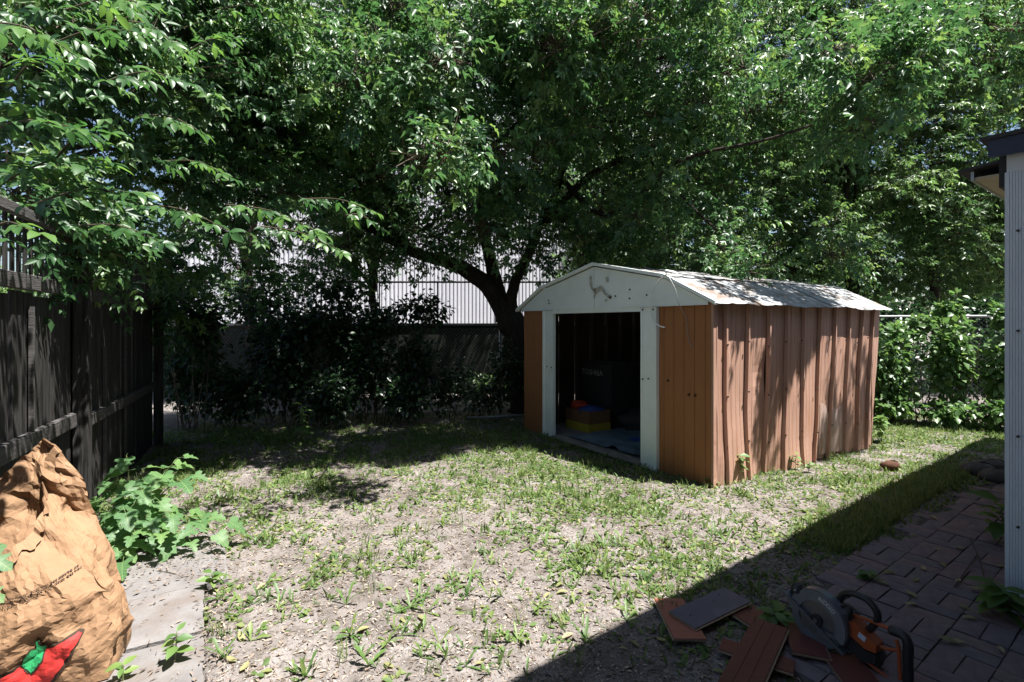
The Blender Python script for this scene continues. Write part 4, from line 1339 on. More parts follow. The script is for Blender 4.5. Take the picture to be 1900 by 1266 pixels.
for (xa, ya, Yd, xb, yb, cnt) in near_tw:
    a = W(xa, ya, Yd); b = W(xb, yb, Yd - 0.25 + 0.3 * rnd.random())
    mid = (a + b) / 2 + Z * 0.05
    pth = smooth_path([a, mid, b], 5)
    MB().tube(pth, [lerp(0.006, 0.0018, i / (len(pth) - 1)) for i in range(len(pth))], 5).build('branchlet', M['twig'], nt_, True)
    for i in range(cnt):
        t = (i + 0.6) / cnt
        p = pth[min(int(t * (len(pth) - 1)), len(pth) - 1)]
        sx = p.x + SHX * p.z; sy = p.y + SHY * p.z
        fw = (b - a).normalized()
        sd = fw.cross(Z).normalized() * (1 if i % 2 else -1)
        ax = (fw * rnd.uniform(.3, .9) + sd * rnd.uniform(.3, 1.0) - Z * rnd.uniform(0.0, .55)).normalized()
        if i >= cnt - 2: ax = (fw + sd * .3 - Z * .25).normalized()
        up = (Z + Vector((rnd.gauss(0, .35), rnd.gauss(-.15, .35), 0)))
        zz = (up - ax * up.dot(ax)).normalized()
        xx = ax.cross(zz)
        s = rnd.uniform(.6, .98)
        m4 = Matrix(((xx.x * s, ax.x * s, zz.x * s, p.x), (xx.y * s, ax.y * s, zz.y * s, p.y), (xx.z * s, ax.z * s, zz.z * s, p.z), (0, 0, 0, 1)))
        if nleaf < 300:
            inst('leaf', leaf_me[rnd.randrange(6)], m4, nt_); nleaf += 1


# --- undergrowth in the dark corner along the back and the left fence
def shrub(name, loc, lobes, nl, leaf, label, group, m='leaf_shrub', ratio=0.65, stems=5, filt=False, top=None):
    t = thing(name, loc, label, 'shrub', group)
    V = []; F = []; T = []; o = 0
    B = []; X = []
    for c, r, f in lobes:
        n = int(nl * f)
        d = unit(rng.normal(0, 1, (n, 3)))
        nc = max(4, n // 25)
        att = unit(rng.normal(0, 1, (nc, 3))) * (rng.random(nc) ** .4)[:, None]
        p = (d * (rng.random(n) ** .5)[:, None] * .45 + att[rng.integers(0, nc, n)] * .55) * np.array(r)
        q = np.array(c) + p
        q[:, 2] = np.maximum(q[:, 2], 0.04)
        B.append(q); a = d + rng.normal(0, .4, d.shape); a[:, 2] -= .45; X.append(a)
    B = np.concatenate(B); X = np.concatenate(X)
    v, f, tt = simple_leaves(B, X, (0.3, -0.3, 1.0), leaf, ratio)
    obj_of(mesh_from_arrays('foliage', v, f, M[m], tt), 'foliage', t)['kind'] = 'stuff'
    for c, r, f in lobes:
        for i in range(stems):
            e = Vector(c) + Vector((rnd.uniform(-.7, .7) * r[0], rnd.uniform(-.7, .7) * r[1], rnd.uniform(0, .9) * r[2]))
            b = Vector((lerp(loc[0], c[0], .6) + rnd.uniform(-.15, .15), lerp(loc[1], c[1], .6) + rnd.uniform(-.1, .1), 0))
            MB().tube(smooth_path([b, (b + e) / 2 + Vector((rnd.uniform(-.1, .1), rnd.uniform(-.1, .1), .1)), e], 3), [.008, .007, .006, .005, .004, .003, .002], 5).build('stem', M['twig'], t)
    return t


gp = 'dark shrubs along the back fence'
shrub('shrub', (-4.3, 7.2, 0), [((-4.6, 7.4, 0.9), (.7, .5, .9), 1), ((-4.9, 7.2, 1.9), (.6, .5, .6), .7), ((-3.9, 7.3, .5), (.6, .4, .5), .6), ((-4.2, 6.9, 1.5), (.4, .4, .7), .5)], 2800, 0.085, 'tangled dark shrub in the shaded corner beside the left fence end', gp, m='leaf_shaded')
shrub('shrub', (-3.2, 7.5, 0), [((-3.3, 7.6, 1.0), (.7, .4, 1.0), 1), ((-3.0, 7.7, 1.45), (.7, .4, .35), .6), ((-2.6, 7.4, .45), (.6, .4, .45), .5), ((-3.7, 7.9, 1.2), (.5, .4, .6), .6), ((-2.6, 7.9, 1.3), (.5, .4, .8), .6)], 2800, 0.085, 'tall dark shrub against the back fence, second from the left', gp, m='leaf_shaded')
shrub('shrub', (-2.1, 7.7, 0), [((-2.2, 7.8, .9), (.6, .4, .9), 1), ((-2.0, 7.9, 1.5), (.45, .35, .3), .4), ((-1.6, 7.6, .4), (.5, .35, .4), .4), ((-1.5, 8.0, .9), (.5, .3, .6), .5)], 2400, 0.085, 'dark shrub in front of the back fence with one lit twig', gp, m='leaf_shaded')
shrub('shrub', (-0.9, 8.0, 0), [((-1.0, 8.1, .55), (.6, .3, .55), 1), ((-.4, 8.1, .35), (.5, .3, .35), .5), ((-.1, 8.25, .7), (.4, .25, .7), .8)], 900, 0.075, 'low dark shrub left of the tree trunk', gp, m='leaf_shaded')
shrub('vine', (-2.6, 8.4, 0), [((-2.9, 8.5, 1.9), (.9, .3, .5), .25), ((-1.6, 8.6, 1.75), (.7, .25, .45), .25), ((-4.1, 8.35, 1.8), (.9, .25, .6), .3)], 2200, 0.09, 'leafy vine climbing over the back fence in front of the warehouse', gp, m='leaf_shaded', ratio=.8)
gp2 = 'lit weeds in the lane'
shrub('shrub', (-.7, 10.2, 0), [((-.9, 10.3, .25), (1.0, .4, .3), 1), ((.1, 10.3, .25), (.6, .4, .25), .5)], 900, 0.07, 'low weeds in the lane behind the fence, left of the trunk', gp2)
# right fence: sunlit
gp3 = 'sunlit bushes on the right fence'
shrub('shrub', (5.75, 7.75, 0), [((5.75, 7.8, .75), (.5, .35, .75), 1), ((5.6, 7.7, .25), (.5, .35, .25), .5), ((6.0, 8.0, 1.35), (.4, .25, .25), .4), ((6.6, 8.05, 1.5), (.6, .2, .15), .35)], 1250, 0.09, 'sunlit bush at the fence right behind the shed corner', gp3, ratio=.75)
shrub('shrub', (6.5, 7.6, 0), [((6.45, 7.6, .9), (.45, .35, .85), 1), ((6.5, 7.7, 1.75), (.22, .2, .3), .15), ((6.3, 7.4, .25), (.5, .35, .25), .4)], 1250, 0.098, 'tall sunlit bush in the middle of the right fence', gp3, ratio=.75)
shrub('shrub', (7.15, 7.4, 0), [((7.1, 7.4, .85), (.45, .4, .8), 1), ((7.15, 7.5, 1.6), (.25, .2, .25), .2), ((6.9, 7.1, .25), (.5, .35, .25), .4)], 1250, 0.098, 'sunlit bush at the fence next to the house corner', gp3, ratio=.75)

gp4 = 'shaded bushes beyond the right fence'
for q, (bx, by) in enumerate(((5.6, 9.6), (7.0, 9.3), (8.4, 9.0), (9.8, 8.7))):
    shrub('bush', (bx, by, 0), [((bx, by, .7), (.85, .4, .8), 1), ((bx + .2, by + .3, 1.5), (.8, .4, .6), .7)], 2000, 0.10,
          ('leafy bush beyond the fence nearest the shed', 'leafy bush beyond the fence, second from the shed', 'leafy bush beyond the fence, third from the shed', 'leafy bush beyond the fence hidden by the house corner')[q], gp4, m='leaf_shaded', ratio=.7, stems=2)

# --- leafy mulberry plant beside the paper bag: every leaf its own part
def lobed_leaf(k):
    r = random.Random(90 + k)
    deep = r.uniform(.45, .8)
    out = [(0, 0.0), (.30, -.10), (.46, .06), (.50, .28), (.50 * deep * .75, .36), (.40, .60), (.30 * deep, .62), (.20, .84), (0, 1.0)]
    cen = [(0, 0.0), (0, .08), (0, .16), (0, .3), (0, .4), (0, .55), (0, .65), (0, .85), (0, 1.0)]
    mb = MB()
    def P(x, y):
        return (x, y, 0.22 * abs(x) - 0.32 * y * y + 0.05 * math.sin(9 * y + k) * abs(x))
    for sg in (-1, 1):
        vs = [P(sg * x, y) for x, y in out] + [P(*c) for c in cen]
        fs = []
        n = len(out)
        for i in range(n - 1):
            f = (i, i + 1, n + i + 1, n + i)
            fs.append(f if sg > 0 else tuple(reversed(f)))
        mb.add(vs, fs)
    mb.tube([(0, -0.55, -0.02), (0, -.25, 0.03), (0, 0, 0)], 0.012, 4, False)
    me = bpy.data.meshes.new('leaf')
    me.from_pydata(mb.v, [], mb.f)
    bm = bmesh.new(); bm.from_mesh(me); bmesh.ops.remove_doubles(bm, verts=bm.verts, dist=1e-4); bm.to_mesh(me); bm.free()
    me.polygons.foreach_set('use_smooth', [True] * len(me.polygons))
    me.materials.append(M['leaf_plant'])
    return me


mul_me = [lobed_leaf(k) for k in range(5)]


def place_leaf(me, p, ax, up, s, parent, name='leaf'):
    ax = Vector(ax).normalized(); up = Vector(up)
    zz = (up - ax * up.dot(ax)).normalized(); xx = ax.cross(zz)
    m4 = Matrix(((xx.x * s, ax.x * s, zz.x * s, p.x), (xx.y * s, ax.y * s, zz.y * s, p.y), (xx.z * s, ax.z * s, zz.z * s, p.z), (0, 0, 0, 1)))
    return inst(name, me, m4, parent)


mp_ = thing('mulberry_plant', (-2.62, 3.55, 0), 'bright green lobed-leaf plant growing beside the paper bag', 'plant')
tips = [(235, 845, 3.5), (330, 850, 3.6), (215, 890, 3.45), (260, 905, 3.35), (350, 880, 3.55), (185, 925, 3.3), (230, 945, 3.2), (290, 925, 3.4), (320, 950, 3.3), (380, 960, 3.4), (415, 965, 3.45), (190, 985, 3.2),
        (250, 990, 3.15), (300, 985, 3.2), (350, 1000, 3.3), (210, 1015, 3.1), (265, 870, 3.6), (300, 870, 3.7), (395, 985, 3.35), (230, 1035, 3.05), (275, 960, 3.25), (170, 950, 3.3), (240, 920, 3.5)]
root = Vector((-2.62, 3.55, 0.0))
for (px, py, Yd) in tips:
    e = W(px, py, Yd)
    mid = root.lerp(e, .5) + Vector((0, 0, 0.08))
    pth = smooth_path([root + Vector((rnd.uniform(-.06, .06), rnd.uniform(-.06, .06), 0)), mid, e], 5)
    MB().tube(pth, [lerp(.007, .002, i / (len(pth) - 1)) for i in range(len(pth))], 5).build('stem', M['stem'], mp_, True)
    for i in range(4):
        t = (1.0, .84, .7, .55)[i]
        p = pth[int(t * (len(pth) - 1))]
        if p.z < 0.05: continue
        d = (e - root); d.z = 0
        ang = math.atan2(d.y, d.x) + (rnd.uniform(-.5, .5) if i == 0 else rnd.choice((-1, 1)) * rnd.uniform(.6, 1.7))
        ax = Vector((math.cos(ang), math.sin(ang), rnd.uniform(-.55, .05)))
        place_leaf(mul_me[rnd.randrange(5)], p + ax.normalized() * 0.04, ax, (rnd.gauss(.15, .2), rnd.gauss(-.3, .2), 1), rnd.uniform(.095, .165) * (0.8 if i == 0 else 1), mp_)

# leaves of another plant at the very left edge, in front of the bag
ep = thing('mulberry_plant', (-1.95, 1.70, 0), 'few green leaves poking in front of the bag at the left edge', 'plant')
for (px, py, Yd, s) in ((2, 1030, 1.75, .095), (-8, 1092, 1.72, .085), (-25, 1050, 1.75, .09)):
    p = W(px, py, Yd)
    place_leaf(mul_me[1], p - Vector((.05, 0, -.0)), (1, -.1, -.35), (0, -.5, 1), s, ep)
    MB().tube(smooth_path([Vector((-1.95, 1.70, 0)), Vector((-1.98, 1.72, .4)), p - Vector((.1, 0, -.0))], 4), .003, 5).build('stem', M['stem'], ep)

# seedlings and small upright plants
def seedling(name, loc, h, n, s, label, group=None, ratio=.55):
    t = thing(name, tuple(loc), label, 'plant', group)
    loc = Vector(loc)
    top = loc + Vector((rnd.uniform(-.1, .1) * h, rnd.uniform(-.1, .1) * h, h))
    MB().tube(smooth_path([loc - Z * .02, (loc + top) / 2 + Vector((rnd.uniform(-.06, .06) * h, 0, 0)), top], 3), [.004, .0038, .0034, .003, .0026, .002, .0014], 5).build('stem', M['stem'], t, True)
    for i in range(n):
        a = i * 2.4 + rnd.random(); z = lerp(.25, 1.0, (i + 1) / n)
        p = loc.lerp(top, z)
        ax = Vector((math.cos(a), math.sin(a), rnd.uniform(-.3, .5)))
        o = place_leaf(weed_leaf, p, ax, (rnd.gauss(.1, .2), rnd.gauss(-.2, .2), 1), s * rnd.uniform(.7, 1.2), t)
    return t


def ovate():
    mb = MB()
    ws = [0.02, .2, .27, .24, .13, 0.0]; ts = [0, .2, .4, .6, .82, 1]
    vs = []
    for w, t in zip(ws, ts):
        for k in (-1, 0, 1):
            vs.append((k * w, t, .3 * abs(k) * w - .25 * t * t))
    mb.add(vs, [(3 * i + a, 3 * i + a + 1, 3 * i + a + 4, 3 * i + a + 3) for i in range(5) for a in (0, 1)])
    me = bpy.data.meshes.new('leaf'); me.from_pydata(mb.v, [], mb.f)
    me.polygons.foreach_set('use_smooth', [True] * len(me.polygons))
    me.materials.append(M['weed'])
    return me


weed_leaf = ovate()
seedling('seedling', G(325, 1226, .03), .13, 9, .07, 'small seedling growing from a crack in the concrete slab')
seedling('seedling', G(228, 1262, .03), .07, 5, .06, 'tiny seedling on the slab at the foot of the bag')
seedling('weed_plant', G(1372, 893), .26, 15, .085, 'upright weed at the shed side wall near the corner')
seedling('weed_plant', G(1476, 872), .16, 9, .08, 'small upright weed at the middle of the shed side wall')
seedling('weed_plant', G(1500, 878), .12, 8, .07, 'low leafy weed against the shed side wall beside the taller one')
seedling('weed_plant', G(1636, 822), .34, 26, .11, 'leafy plant at the far end of the shed side wall')
seedling('weed_plant', W(566, 830, 6.2), .5, 18, .12, 'single sunlit weed standing in the dark at the back')
seedling('weed_plant', G(1440, 1160), .07, 9, .10, 'dark green weed between planks and saw')
seedling('weed_plant', G(1612, 1078), .05, 11, .07, 'small weed growing at the patio edge')
seedling('weed_plant', G(1860, 1150), .16, 26, .14, 'dark leafy plant at the foot of the pale siding')
seedling('weed_plant', G(1852, 1010), .30, 16, .16, 'dark big-leaved plant against the house beside the patio')
seedling('weed_plant', G(1320, 905), .06, 10, .07, 'low weed at the shed corner')
seedling('weed_plant', G(395, 1095), .10, 10, .07, 'weed growing at the edge of the concrete slab')

# ------------------------------------------------------------------ dandelions, grass, litter on the dirt
def dandelion(k):
    r = random.Random(200 + k)
    mb = MB()
    for i in range(r.randint(3, 7)):
        a = i * 2.4 + r.random() * 1.2
        L = r.uniform(.05, .15); w = L * r.uniform(.07, .13)
        lift = r.choice((r.uniform(.2, .7), r.uniform(.8, 1.4), r.uniform(1.0, 1.45)))
        n = 7
        vs = []
        for j in range(n + 1):
            t = j / n
            wj = w * (0.25 + 1.2 * t) * (1 - t ** 4) * (1.0 if j % 2 else .62)
            el = lift - 0.9 * t
            x = L * t * math.cos(lift * .8); z = L * (t * math.sin(lift) - .28 * t * t)
            for s in (-1, 0, 1):
                vs.append((math.cos(a) * x - math.sin(a) * wj * s, math.sin(a) * x + math.cos(a) * wj * s, z + .3 * abs(s) * wj + .002))
        mb.add(vs, [(3 * q + c, 3 * q + c + 1, 3 * q + c + 4, 3 * q + c + 3) for q in range(n) for c in (0, 1)])
    me = bpy.data.meshes.new('dandelion'); me.from_pydata(mb.v, [], mb.f)
    me.polygons.foreach_set('use_smooth', [True] * len(me.polygons))
    me.materials.append(M['weed'])
    return me


dand = [dandelion(k) for k in range(8)]


def free(x, y):
    return slab_mask(np.array([x]), np.array([y]))[0] < .5


cnt = 0
tries = 0
spots = [(520, 930), (745, 995), (690, 1030), (640, 1110), (735, 1170), (530, 1110), (420, 1230), (870, 1110), (900, 1040), (850, 1080), (790, 1110), (960, 1180), (1000, 1130), (1340, 1000), (1270, 1000), (1160, 1000),
         (1080, 990), (980, 1010), (600, 900), (460, 1190), (560, 1250), (690, 1240), (780, 1215), (640, 1180), (920, 1110), (1030, 1060), (1120, 1060), (1190, 1075), (560, 1000), (480, 1010), (1290, 1095), (1530, 900), (1490, 920)]
for (px, py) in spots:
    for q in range(2):
        p = G(px + rnd.uniform(-14, 14), py + rnd.uniform(-9, 9)); p.z = gz(p.x, p.y)
        s = rnd.uniform(.6, 1.05)
        o = inst('dandelion', dand[rnd.randrange(8)], Matrix.Translation(p) @ Matrix.Rotation(rnd.random() * 6.3, 4, 'Z') @ Matrix.Scale(s, 4))
        tag(o, 'dandelion rosette growing in the sunlit dirt', 'weed', 'dandelions in the dirt')
        cnt += 1
while cnt < 235 and tries < 4000:
    tries += 1
    px = rnd.uniform(380, 1560); py = 835 + 420 * rnd.random() ** 1.25
    p = G(px, py)
    if not free(p.x, p.y) or (p.x - 0.16) * .6 + 2.16 - p.y > 0.15: continue
    if fbm(p.x * 1.2, p.y * 1.2, 6) < -.02: continue
    p.z = gz(p.x, p.y)
    s = rnd.uniform(.45, 1.0)
    o = inst('dandelion', dand[rnd.randrange(8)], Matrix.Translation(p) @ Matrix.Rotation(rnd.random() * 6.3, 4, 'Z') @ Matrix.Scale(s, 4))
    tag(o, 'dandelion rosette growing in the sunlit dirt', 'weed', 'dandelions in the dirt')
    cnt += 1


def green_density(x, y):
    d = 0.22 + 1.6 * np.clip(fbm(x * 0.8 + 3, y * 0.8, 3) + .08, 0, 1)
    d = d + 0.55 * np.exp(-((y - 5.2) / 1.0) ** 2)
    # strip along the patio and in front of the shed
    b = (x - 1.95) * (-0.594) + (y - 3.16) * 0.805
    d = d + 1.3 * np.exp(-((b - 0.28) / 0.28) ** 2) * (x > 2.1)
    ff = -((x - C0.x) * D2.x + (y - C0.y) * D2.y)
    aa = (x - C0.x) * D1.x + (y - C0.y) * D1.y
    d = d + 0.9 * np.exp(-((ff - .15) / .35) ** 2) * (aa > -.3) * (aa < 3.3)
    d = d + 0.6 * np.exp(-((aa + .15) / .25) ** 2) * (ff < 0) * (ff > -3.2)
    d = d + 0.8 * (y > 6.4)
    d = d * np.clip((y - 1.9) / 1.6, .18, 1)
    d = d * (.36 + 1.7 * np.clip((vnoise(x * 1.9 + 4, y * 1.9, 6) * .6 + vnoise(x * 4.3, y * 4.3, 1) * .4 - .36) * 2.4, 0, 1))
    return d


def scatter(n, xr, yr, dens=None, cap=1.6):
    out = []
    tot = 0
    while tot < n:
        x = rng.uniform(*xr, n); y = rng.uniform(yr[0], yr[1], n)
        ok = (slab_mask(x, y) < .5) & (np.abs(x) < 1.05 * y + .2)
        if dens is not None:
            ok &= rng.random(n) < dens(x, y) / cap
        ok &= rng.random(n) < np.clip(2.9 / y, 0, 1) ** .8
        out.append(np.stack([x[ok], y[ok]], 1)); tot += ok.sum()
    p = np.concatenate(out)[:n]
    z = soil_h(p[:, 0], p[:, 1])
    return np.concatenate([p, z[:, None]], 1)


# small broad leaves of creeping ground cover
C = scatter(6500, (-5, 8), (2.0, 8.6), green_density)
P = C[rng.integers(0, len(C), 42000)] + np.concatenate([rng.normal(0, .034, (42000, 2)), np.zeros((42000, 1))], 1)
P[:, 2] = soil_h(P[:, 0], P[:, 1])
ax = rng.normal(0, 1, P.shape); ax[:, 2] = rng.uniform(.0, .6, len(P))
v, f, t = simple_leaves(P + np.array([0, 0, .004]), ax, (0.1, -0.1, 1.2), 0.04, 0.58)
o = obj_of(mesh_from_arrays('ground_cover', v, f, M['grass'], t), 'ground_cover')
tag(o, 'low creeping weeds scattered over the dirt', 'weeds', None, 'stuff')


# upright narrow weed leaves in loose clumps
C = scatter(2600, (-4, 7), (2.0, 7.5), green_density)
P = C[rng.integers(0, len(C), 15000)] + np.concatenate([rng.normal(0, .03, (15000, 2)), np.zeros((15000, 1))], 1)
ax = rng.normal(0, 1, P.shape); ax[:, 2] = rng.uniform(.1, 2.2, len(P))
v, f, t = simple_leaves(P, ax, (0.3, -0.4, 0.8), 0.062, 0.26)
o = obj_of(mesh_from_arrays('ground_cover', v, f, M['grass'], t * .75), 'ground_cover')
tag(o, 'narrow leaved weeds standing in loose clumps on the dirt', 'weeds', None, 'stuff')


# grass blades
def grass_field(P, hmin, hmax, name, label):
    n = len(P)
    a = rng.uniform(0, 2 * math.pi, n)
    h = rng.uniform(hmin, hmax, n)
    lean = rng.uniform(.15, .9, n)
    d = np.stack([np.cos(a), np.sin(a), np.zeros(n)], 1)
    s = np.stack([-np.sin(a), np.cos(a), np.zeros(n)], 1)
    w = rng.uniform(.0012, .0030, n)[:, None]
    b0 = P - s * w; b1 = P + s * w
    m = P + d * (h * lean * .35)[:, None] + np.array([0, 0, 1.0]) * (h * .62)[:, None]
    tp = P + d * (h * lean)[:, None] + np.array([0, 0, 1.0]) * (h * (1 - .25 * lean))[:, None]
    V = np.stack([b0, b1, m + s * w * .8, m - s * w * .8, tp], 1).reshape(-1, 3)
    i = np.arange(n)[:, None] * 5
    F = np.concatenate([i + np.array(q) for q in ((0, 1, 2), (0, 2, 3), (3, 2, 4))], 1).reshape(-1, 3)
    o = obj_of(mesh_from_arrays(name, V, F, M['grass'], np.repeat(rng.uniform(.1, 1, n), 5)), name)
    tag(o, label, 'grass', None, 'stuff')


P = scatter(15000, (-5, 8), (2.0, 8.4), green_density)
# gather into tufts
ctr = P[:900]
P2 = ctr[rng.integers(0, 900, 10000)] + np.concatenate([rng.normal(0, .028, (10000, 2)), np.zeros((10000, 1))], 1)
grass_field(P2, .035, .115, 'grass', 'thin grass tufts scattered over the yard dirt')
# dense strip of longer grass beside the patio
n = 4600
u = rng.uniform(0.3, 3.4, n); b = np.abs(rng.normal(0, .17, n)) + .02
sx = 1.95 + E2.x * u + E1.x * b; sy = 3.16 + E2.y * u + E1.y * b
P3 = np.stack([sx, sy, soil_h(sx, sy)], 1)
P3 = P3[slab_mask(sx, sy) < .5]
grass_field(P3, .03, .12, 'grass', 'dense dark grass strip along the patio edge')

# dry litter flakes and straw
P = scatter(70000, (-5, 8), (1.95, 8.6))
n = len(P)
ax = rng.normal(0, 1, P.shape); ax[:, 2] = rng.normal(0, .18, n)
up = rng.normal(0, .3, P.shape) + np.array([0, 0, 1.0])
ax = unit(ax); nr = unit(up - ax * np.sum(up * ax, 1, keepdims=True))
sz = rng.uniform(.007, .038, n)
v, f = leaflets(P + np.array([0, 0, .004]), ax, nr, sz, sz * rng.uniform(.12, .45, n), fold=.2, curl=.1)
o = obj_of(mesh_from_arrays('leaf_litter', v, f, M['litter'], np.repeat(rng.uniform(0, 1, n), 4)), 'leaf_litter')
tag(o, 'dry brown leaf bits and straw on the dirt', 'litter', None, 'stuff')


# litter drifted onto the slabs
n = 2600
uu = rng.uniform(0, 1.9, n); ww = rng.random(n) ** 1.6 * 1.0 + .02
P = np.stack([-2.06 + A1.x * uu + A2.x * ww, 3.70 + A1.y * uu + A2.y * ww, np.full(n, .036)], 1)
P = P[rng.random(n) < np.where(uu < .75, .9, .22)]
n = len(P)
ax = rng.normal(0, 1, P.shape); ax[:, 2] = rng.normal(0, .12, n); ax = unit(ax)
up = rng.normal(0, .25, P.shape) + np.array([0, 0, 1.0]); nr = unit(up - ax * np.sum(up * ax, 1, keepdims=True))
sz = rng.uniform(.008, .04, n)
v, f = leaflets(P, ax, nr, sz, sz * rng.uniform(.1, .4, n), fold=.2, curl=.1)
o = obj_of(mesh_from_arrays('leaf_litter', v, f, M['litter'], np.repeat(rng.uniform(0, .8, n), 4)), 'leaf_litter')
tag(o, 'dry leaf bits blown onto the concrete slabs', 'litter', None, 'stuff')


# pebbles
def pebbles(P, s0, s1, name, label):
    n = len(P)
    base = np.array([(1, 0, 0), (0, 1, 0), (-1, 0, 0), (0, -1, 0), (0, 0, .6), (0, 0, -.6)], float)
    S_ = rng.uniform(s0, s1, (n, 1, 1)) * rng.uniform(.6, 1.3, (n, 6, 1))
    a = rng.uniform(0, 6.28, n); c, s = np.cos(a), np.sin(a)
    b = np.repeat(base[None], n, 0) * S_
    x = b[..., 0] * c[:, None] - b[..., 1] * s[:, None]; y = b[..., 0] * s[:, None] + b[..., 1] * c[:, None]
    V = np.stack([x, y, b[..., 2]], -1) + P[:, None, :]
    i = np.arange(n)[:, None] * 6
    F = np.concatenate([i + np.array(q) for q in ((0, 1, 4), (1, 2, 4), (2, 3, 4), (3, 0, 4), (1, 0, 5), (2, 1, 5), (3, 2, 5), (0, 3, 5))], 1).reshape(-1, 3)
    o = obj_of(mesh_from_arrays(name, V.reshape(-1, 3), F, M['pebble'], np.repeat(rng.random(n) ** 1.5, 6)), name)
    tag(o, label, 'gravel', None, 'stuff')


P = scatter(16000, (-1.5, 3.0), (1.95, 3.9))
P = P[(P[:, 0] > (P[:, 1] - 2.3) * .9 - 1.2) | (rng.random(len(P)) < .2)]
pebbles(P, .0025, .0075, 'gravel', 'fine grey gravel in the shade beside the planks')
P = scatter(9000, (-4, 6), (2, 6.5))
pebbles(P, .002, .007, 'gravel', 'sparse small stones in the sunlit dirt')


# fallen leaves one by one
def fallen_me(k):
    r = random.Random(300 + k)
    mb = MB()
    ws = [0.01, .15, .21, .2, .12, 0.0]; ts = [0, .2, .4, .6, .82, 1]
    cu = r.uniform(-.35, .35); fo = r.uniform(.1, .5)
    vs = []
    for w, t in zip(ws, ts):
        for q in (-1, 0, 1):
            vs.append((q * w + .05 * math.sin(3 * t), t - .5, fo * abs(q) * w + cu * (t - .5) ** 2 + .04))
    mb.add(vs, [(3 * i + a, 3 * i + a + 1, 3 * i + a + 4, 3 * i + a + 3) for i in range(5) for a in (0, 1)])
    me = bpy.data.meshes.new('fallen_leaf'); me.from_pydata(mb.v, [], mb.f)
    me.materials.append(M['fallen'])
    return me


fl_me = [fallen_me(k) for k in range(6)]
pav_leaves = [(1748, 1048), (1712, 1055), (1650, 1063), (1700, 1076), (1777, 1078), (1690, 1104), (1790, 1127), (1758, 1188), (1778, 1192), (1858, 1205), (1740, 1020), (1696, 993), (1730, 960), (1810, 1093), (1834, 1122), (1640, 1082),
              (1780, 1017), (1860, 1052), (1800, 1148), (1690, 1120)]
for (px, py) in pav_leaves:
    p = G(px, py, .018)
    o = inst('fallen_leaf', fl_me[rnd.randrange(6)], Matrix.Translation(p) @ Matrix.Rotation(rnd.uniform(0, 6.3), 4, 'Z') @ Matrix.Scale(rnd.uniform(.055, .085), 4))
    tag(o, 'pale narrow leaf fallen on the shaded patio pavers', 'leaf', 'fallen leaves on the patio')
for i in range(70):
    px = rnd.uniform(400, 1560); py = rnd.uniform(880, 1250)
    p = G(px, py)
    if not free(p.x, p.y): continue
    p.z = gz(p.x, p.y) + .008
    o = inst('fallen_leaf', fl_me[rnd.randrange(6)], Matrix.Translation(p) @ Matrix.Rotation(rnd.uniform(0, 6.3), 4, 'Z') @ Matrix.Rotation(rnd.gauss(0, .25), 4, 'X') @ Matrix.Scale(rnd.uniform(.04, .075), 4))
    tag(o, 'yellowish leaf fallen on the dirt', 'leaf', 'fallen leaves on the dirt')

# thin dead twigs on the ground
for (a, b, lb_) in (((1800, 1000), (1830, 1090), 'long bare twig on the patio beside the house'), ((1812, 1030), (1770, 1090), 'bare twig crossing the long one on the patio'), ((270, 1060), (345, 1075), 'thin twig lying on the concrete slab under the green plant'), ((1290, 1230), (1320, 1245), 'thin twig on the shaded gravel left of the planks')):
    p = G(*a, .015); q = G(*b, .015)
    mb = MB(); mb.tube(smooth_path([p, (p + q) / 2 + Vector((.02, .01, .01)), q], 4), .003, 5)
    tag(mb.build('fallen_twig', M['twig'], None), lb_, 'twig', 'fallen twigs')
rk = MB()
rk.grid(lambda u, v: G(1652, 872) + Vector((.10 * math.sin(math.pi * v) * math.cos(6.283 * u), .06 * math.sin(math.pi * v) * math.sin(6.283 * u), .045 - .05 * math.cos(math.pi * v))) * (1 + .4 * float(fbm(u * 5, v * 4, 2))), 14, 8)
tag(rk.build('stone', M['rust'], None, True), 'rusty brown lump lying in the sunlit dirt by the shed', 'stone')
for i, (px, py) in enumerate(((1842, 875), (1815, 880), (1850, 893))):
    c = G(px, py)
    st = MB()
    st.grid(lambda u, v: c + Vector((.16 * math.sin(math.pi * v) * math.cos(6.283 * u), .11 * math.sin(math.pi * v) * math.sin(6.283 * u), .05 - .07 * math.cos(math.pi * v))) * 1.0 + Vector((0, 0, .05 * float(fbm(u * 4 + i, v * 4, 2)))), 12, 8)
    tag(st.build('stone', M['stone_dark'], None, True), ('grey stone at the far end of the patio, farthest back', 'leftmost grey stone at the far end of the patio', 'grey stone at the far end of the patio nearest the siding')[i], 'stone', 'stones by the patio')

# ------------------------------------------------------------------ paper yard-waste bag
bag = thing('paper_bag', (-2.0, 2.2, 0.03), 'large crumpled brown paper yard-waste bag standing open on the slabs', 'bag')
kFR = [(0, (-1.667, 2.13)), (.34, (-1.70, 2.18)), (.62, (-2.03, 2.25)), (1.0, (-2.15, 2.33))]
kBR = [(0, (-1.776, 2.407)), (.12, (-1.785, 2.41)), (.27, (-1.815, 2.415)), (.42, (-1.885, 2.42)), (.60, (-1.965, 2.42)), (.736, (-2.0, 2.42)), (.93, (-2.17, 2.42)), (1.1, (-2.26, 2.42))]
kFL = [(0, (-2.085, 1.963)), (.3, (-2.11, 2.0)), (.62, (-2.3, 2.12)), (1.0, (-2.4, 2.2))]
kBL = [(0, (-2.195, 2.24)), (.5, (-2.32, 2.27)), (.9, (-2.44, 2.38)), (1.1, (-2.48, 2.38))]


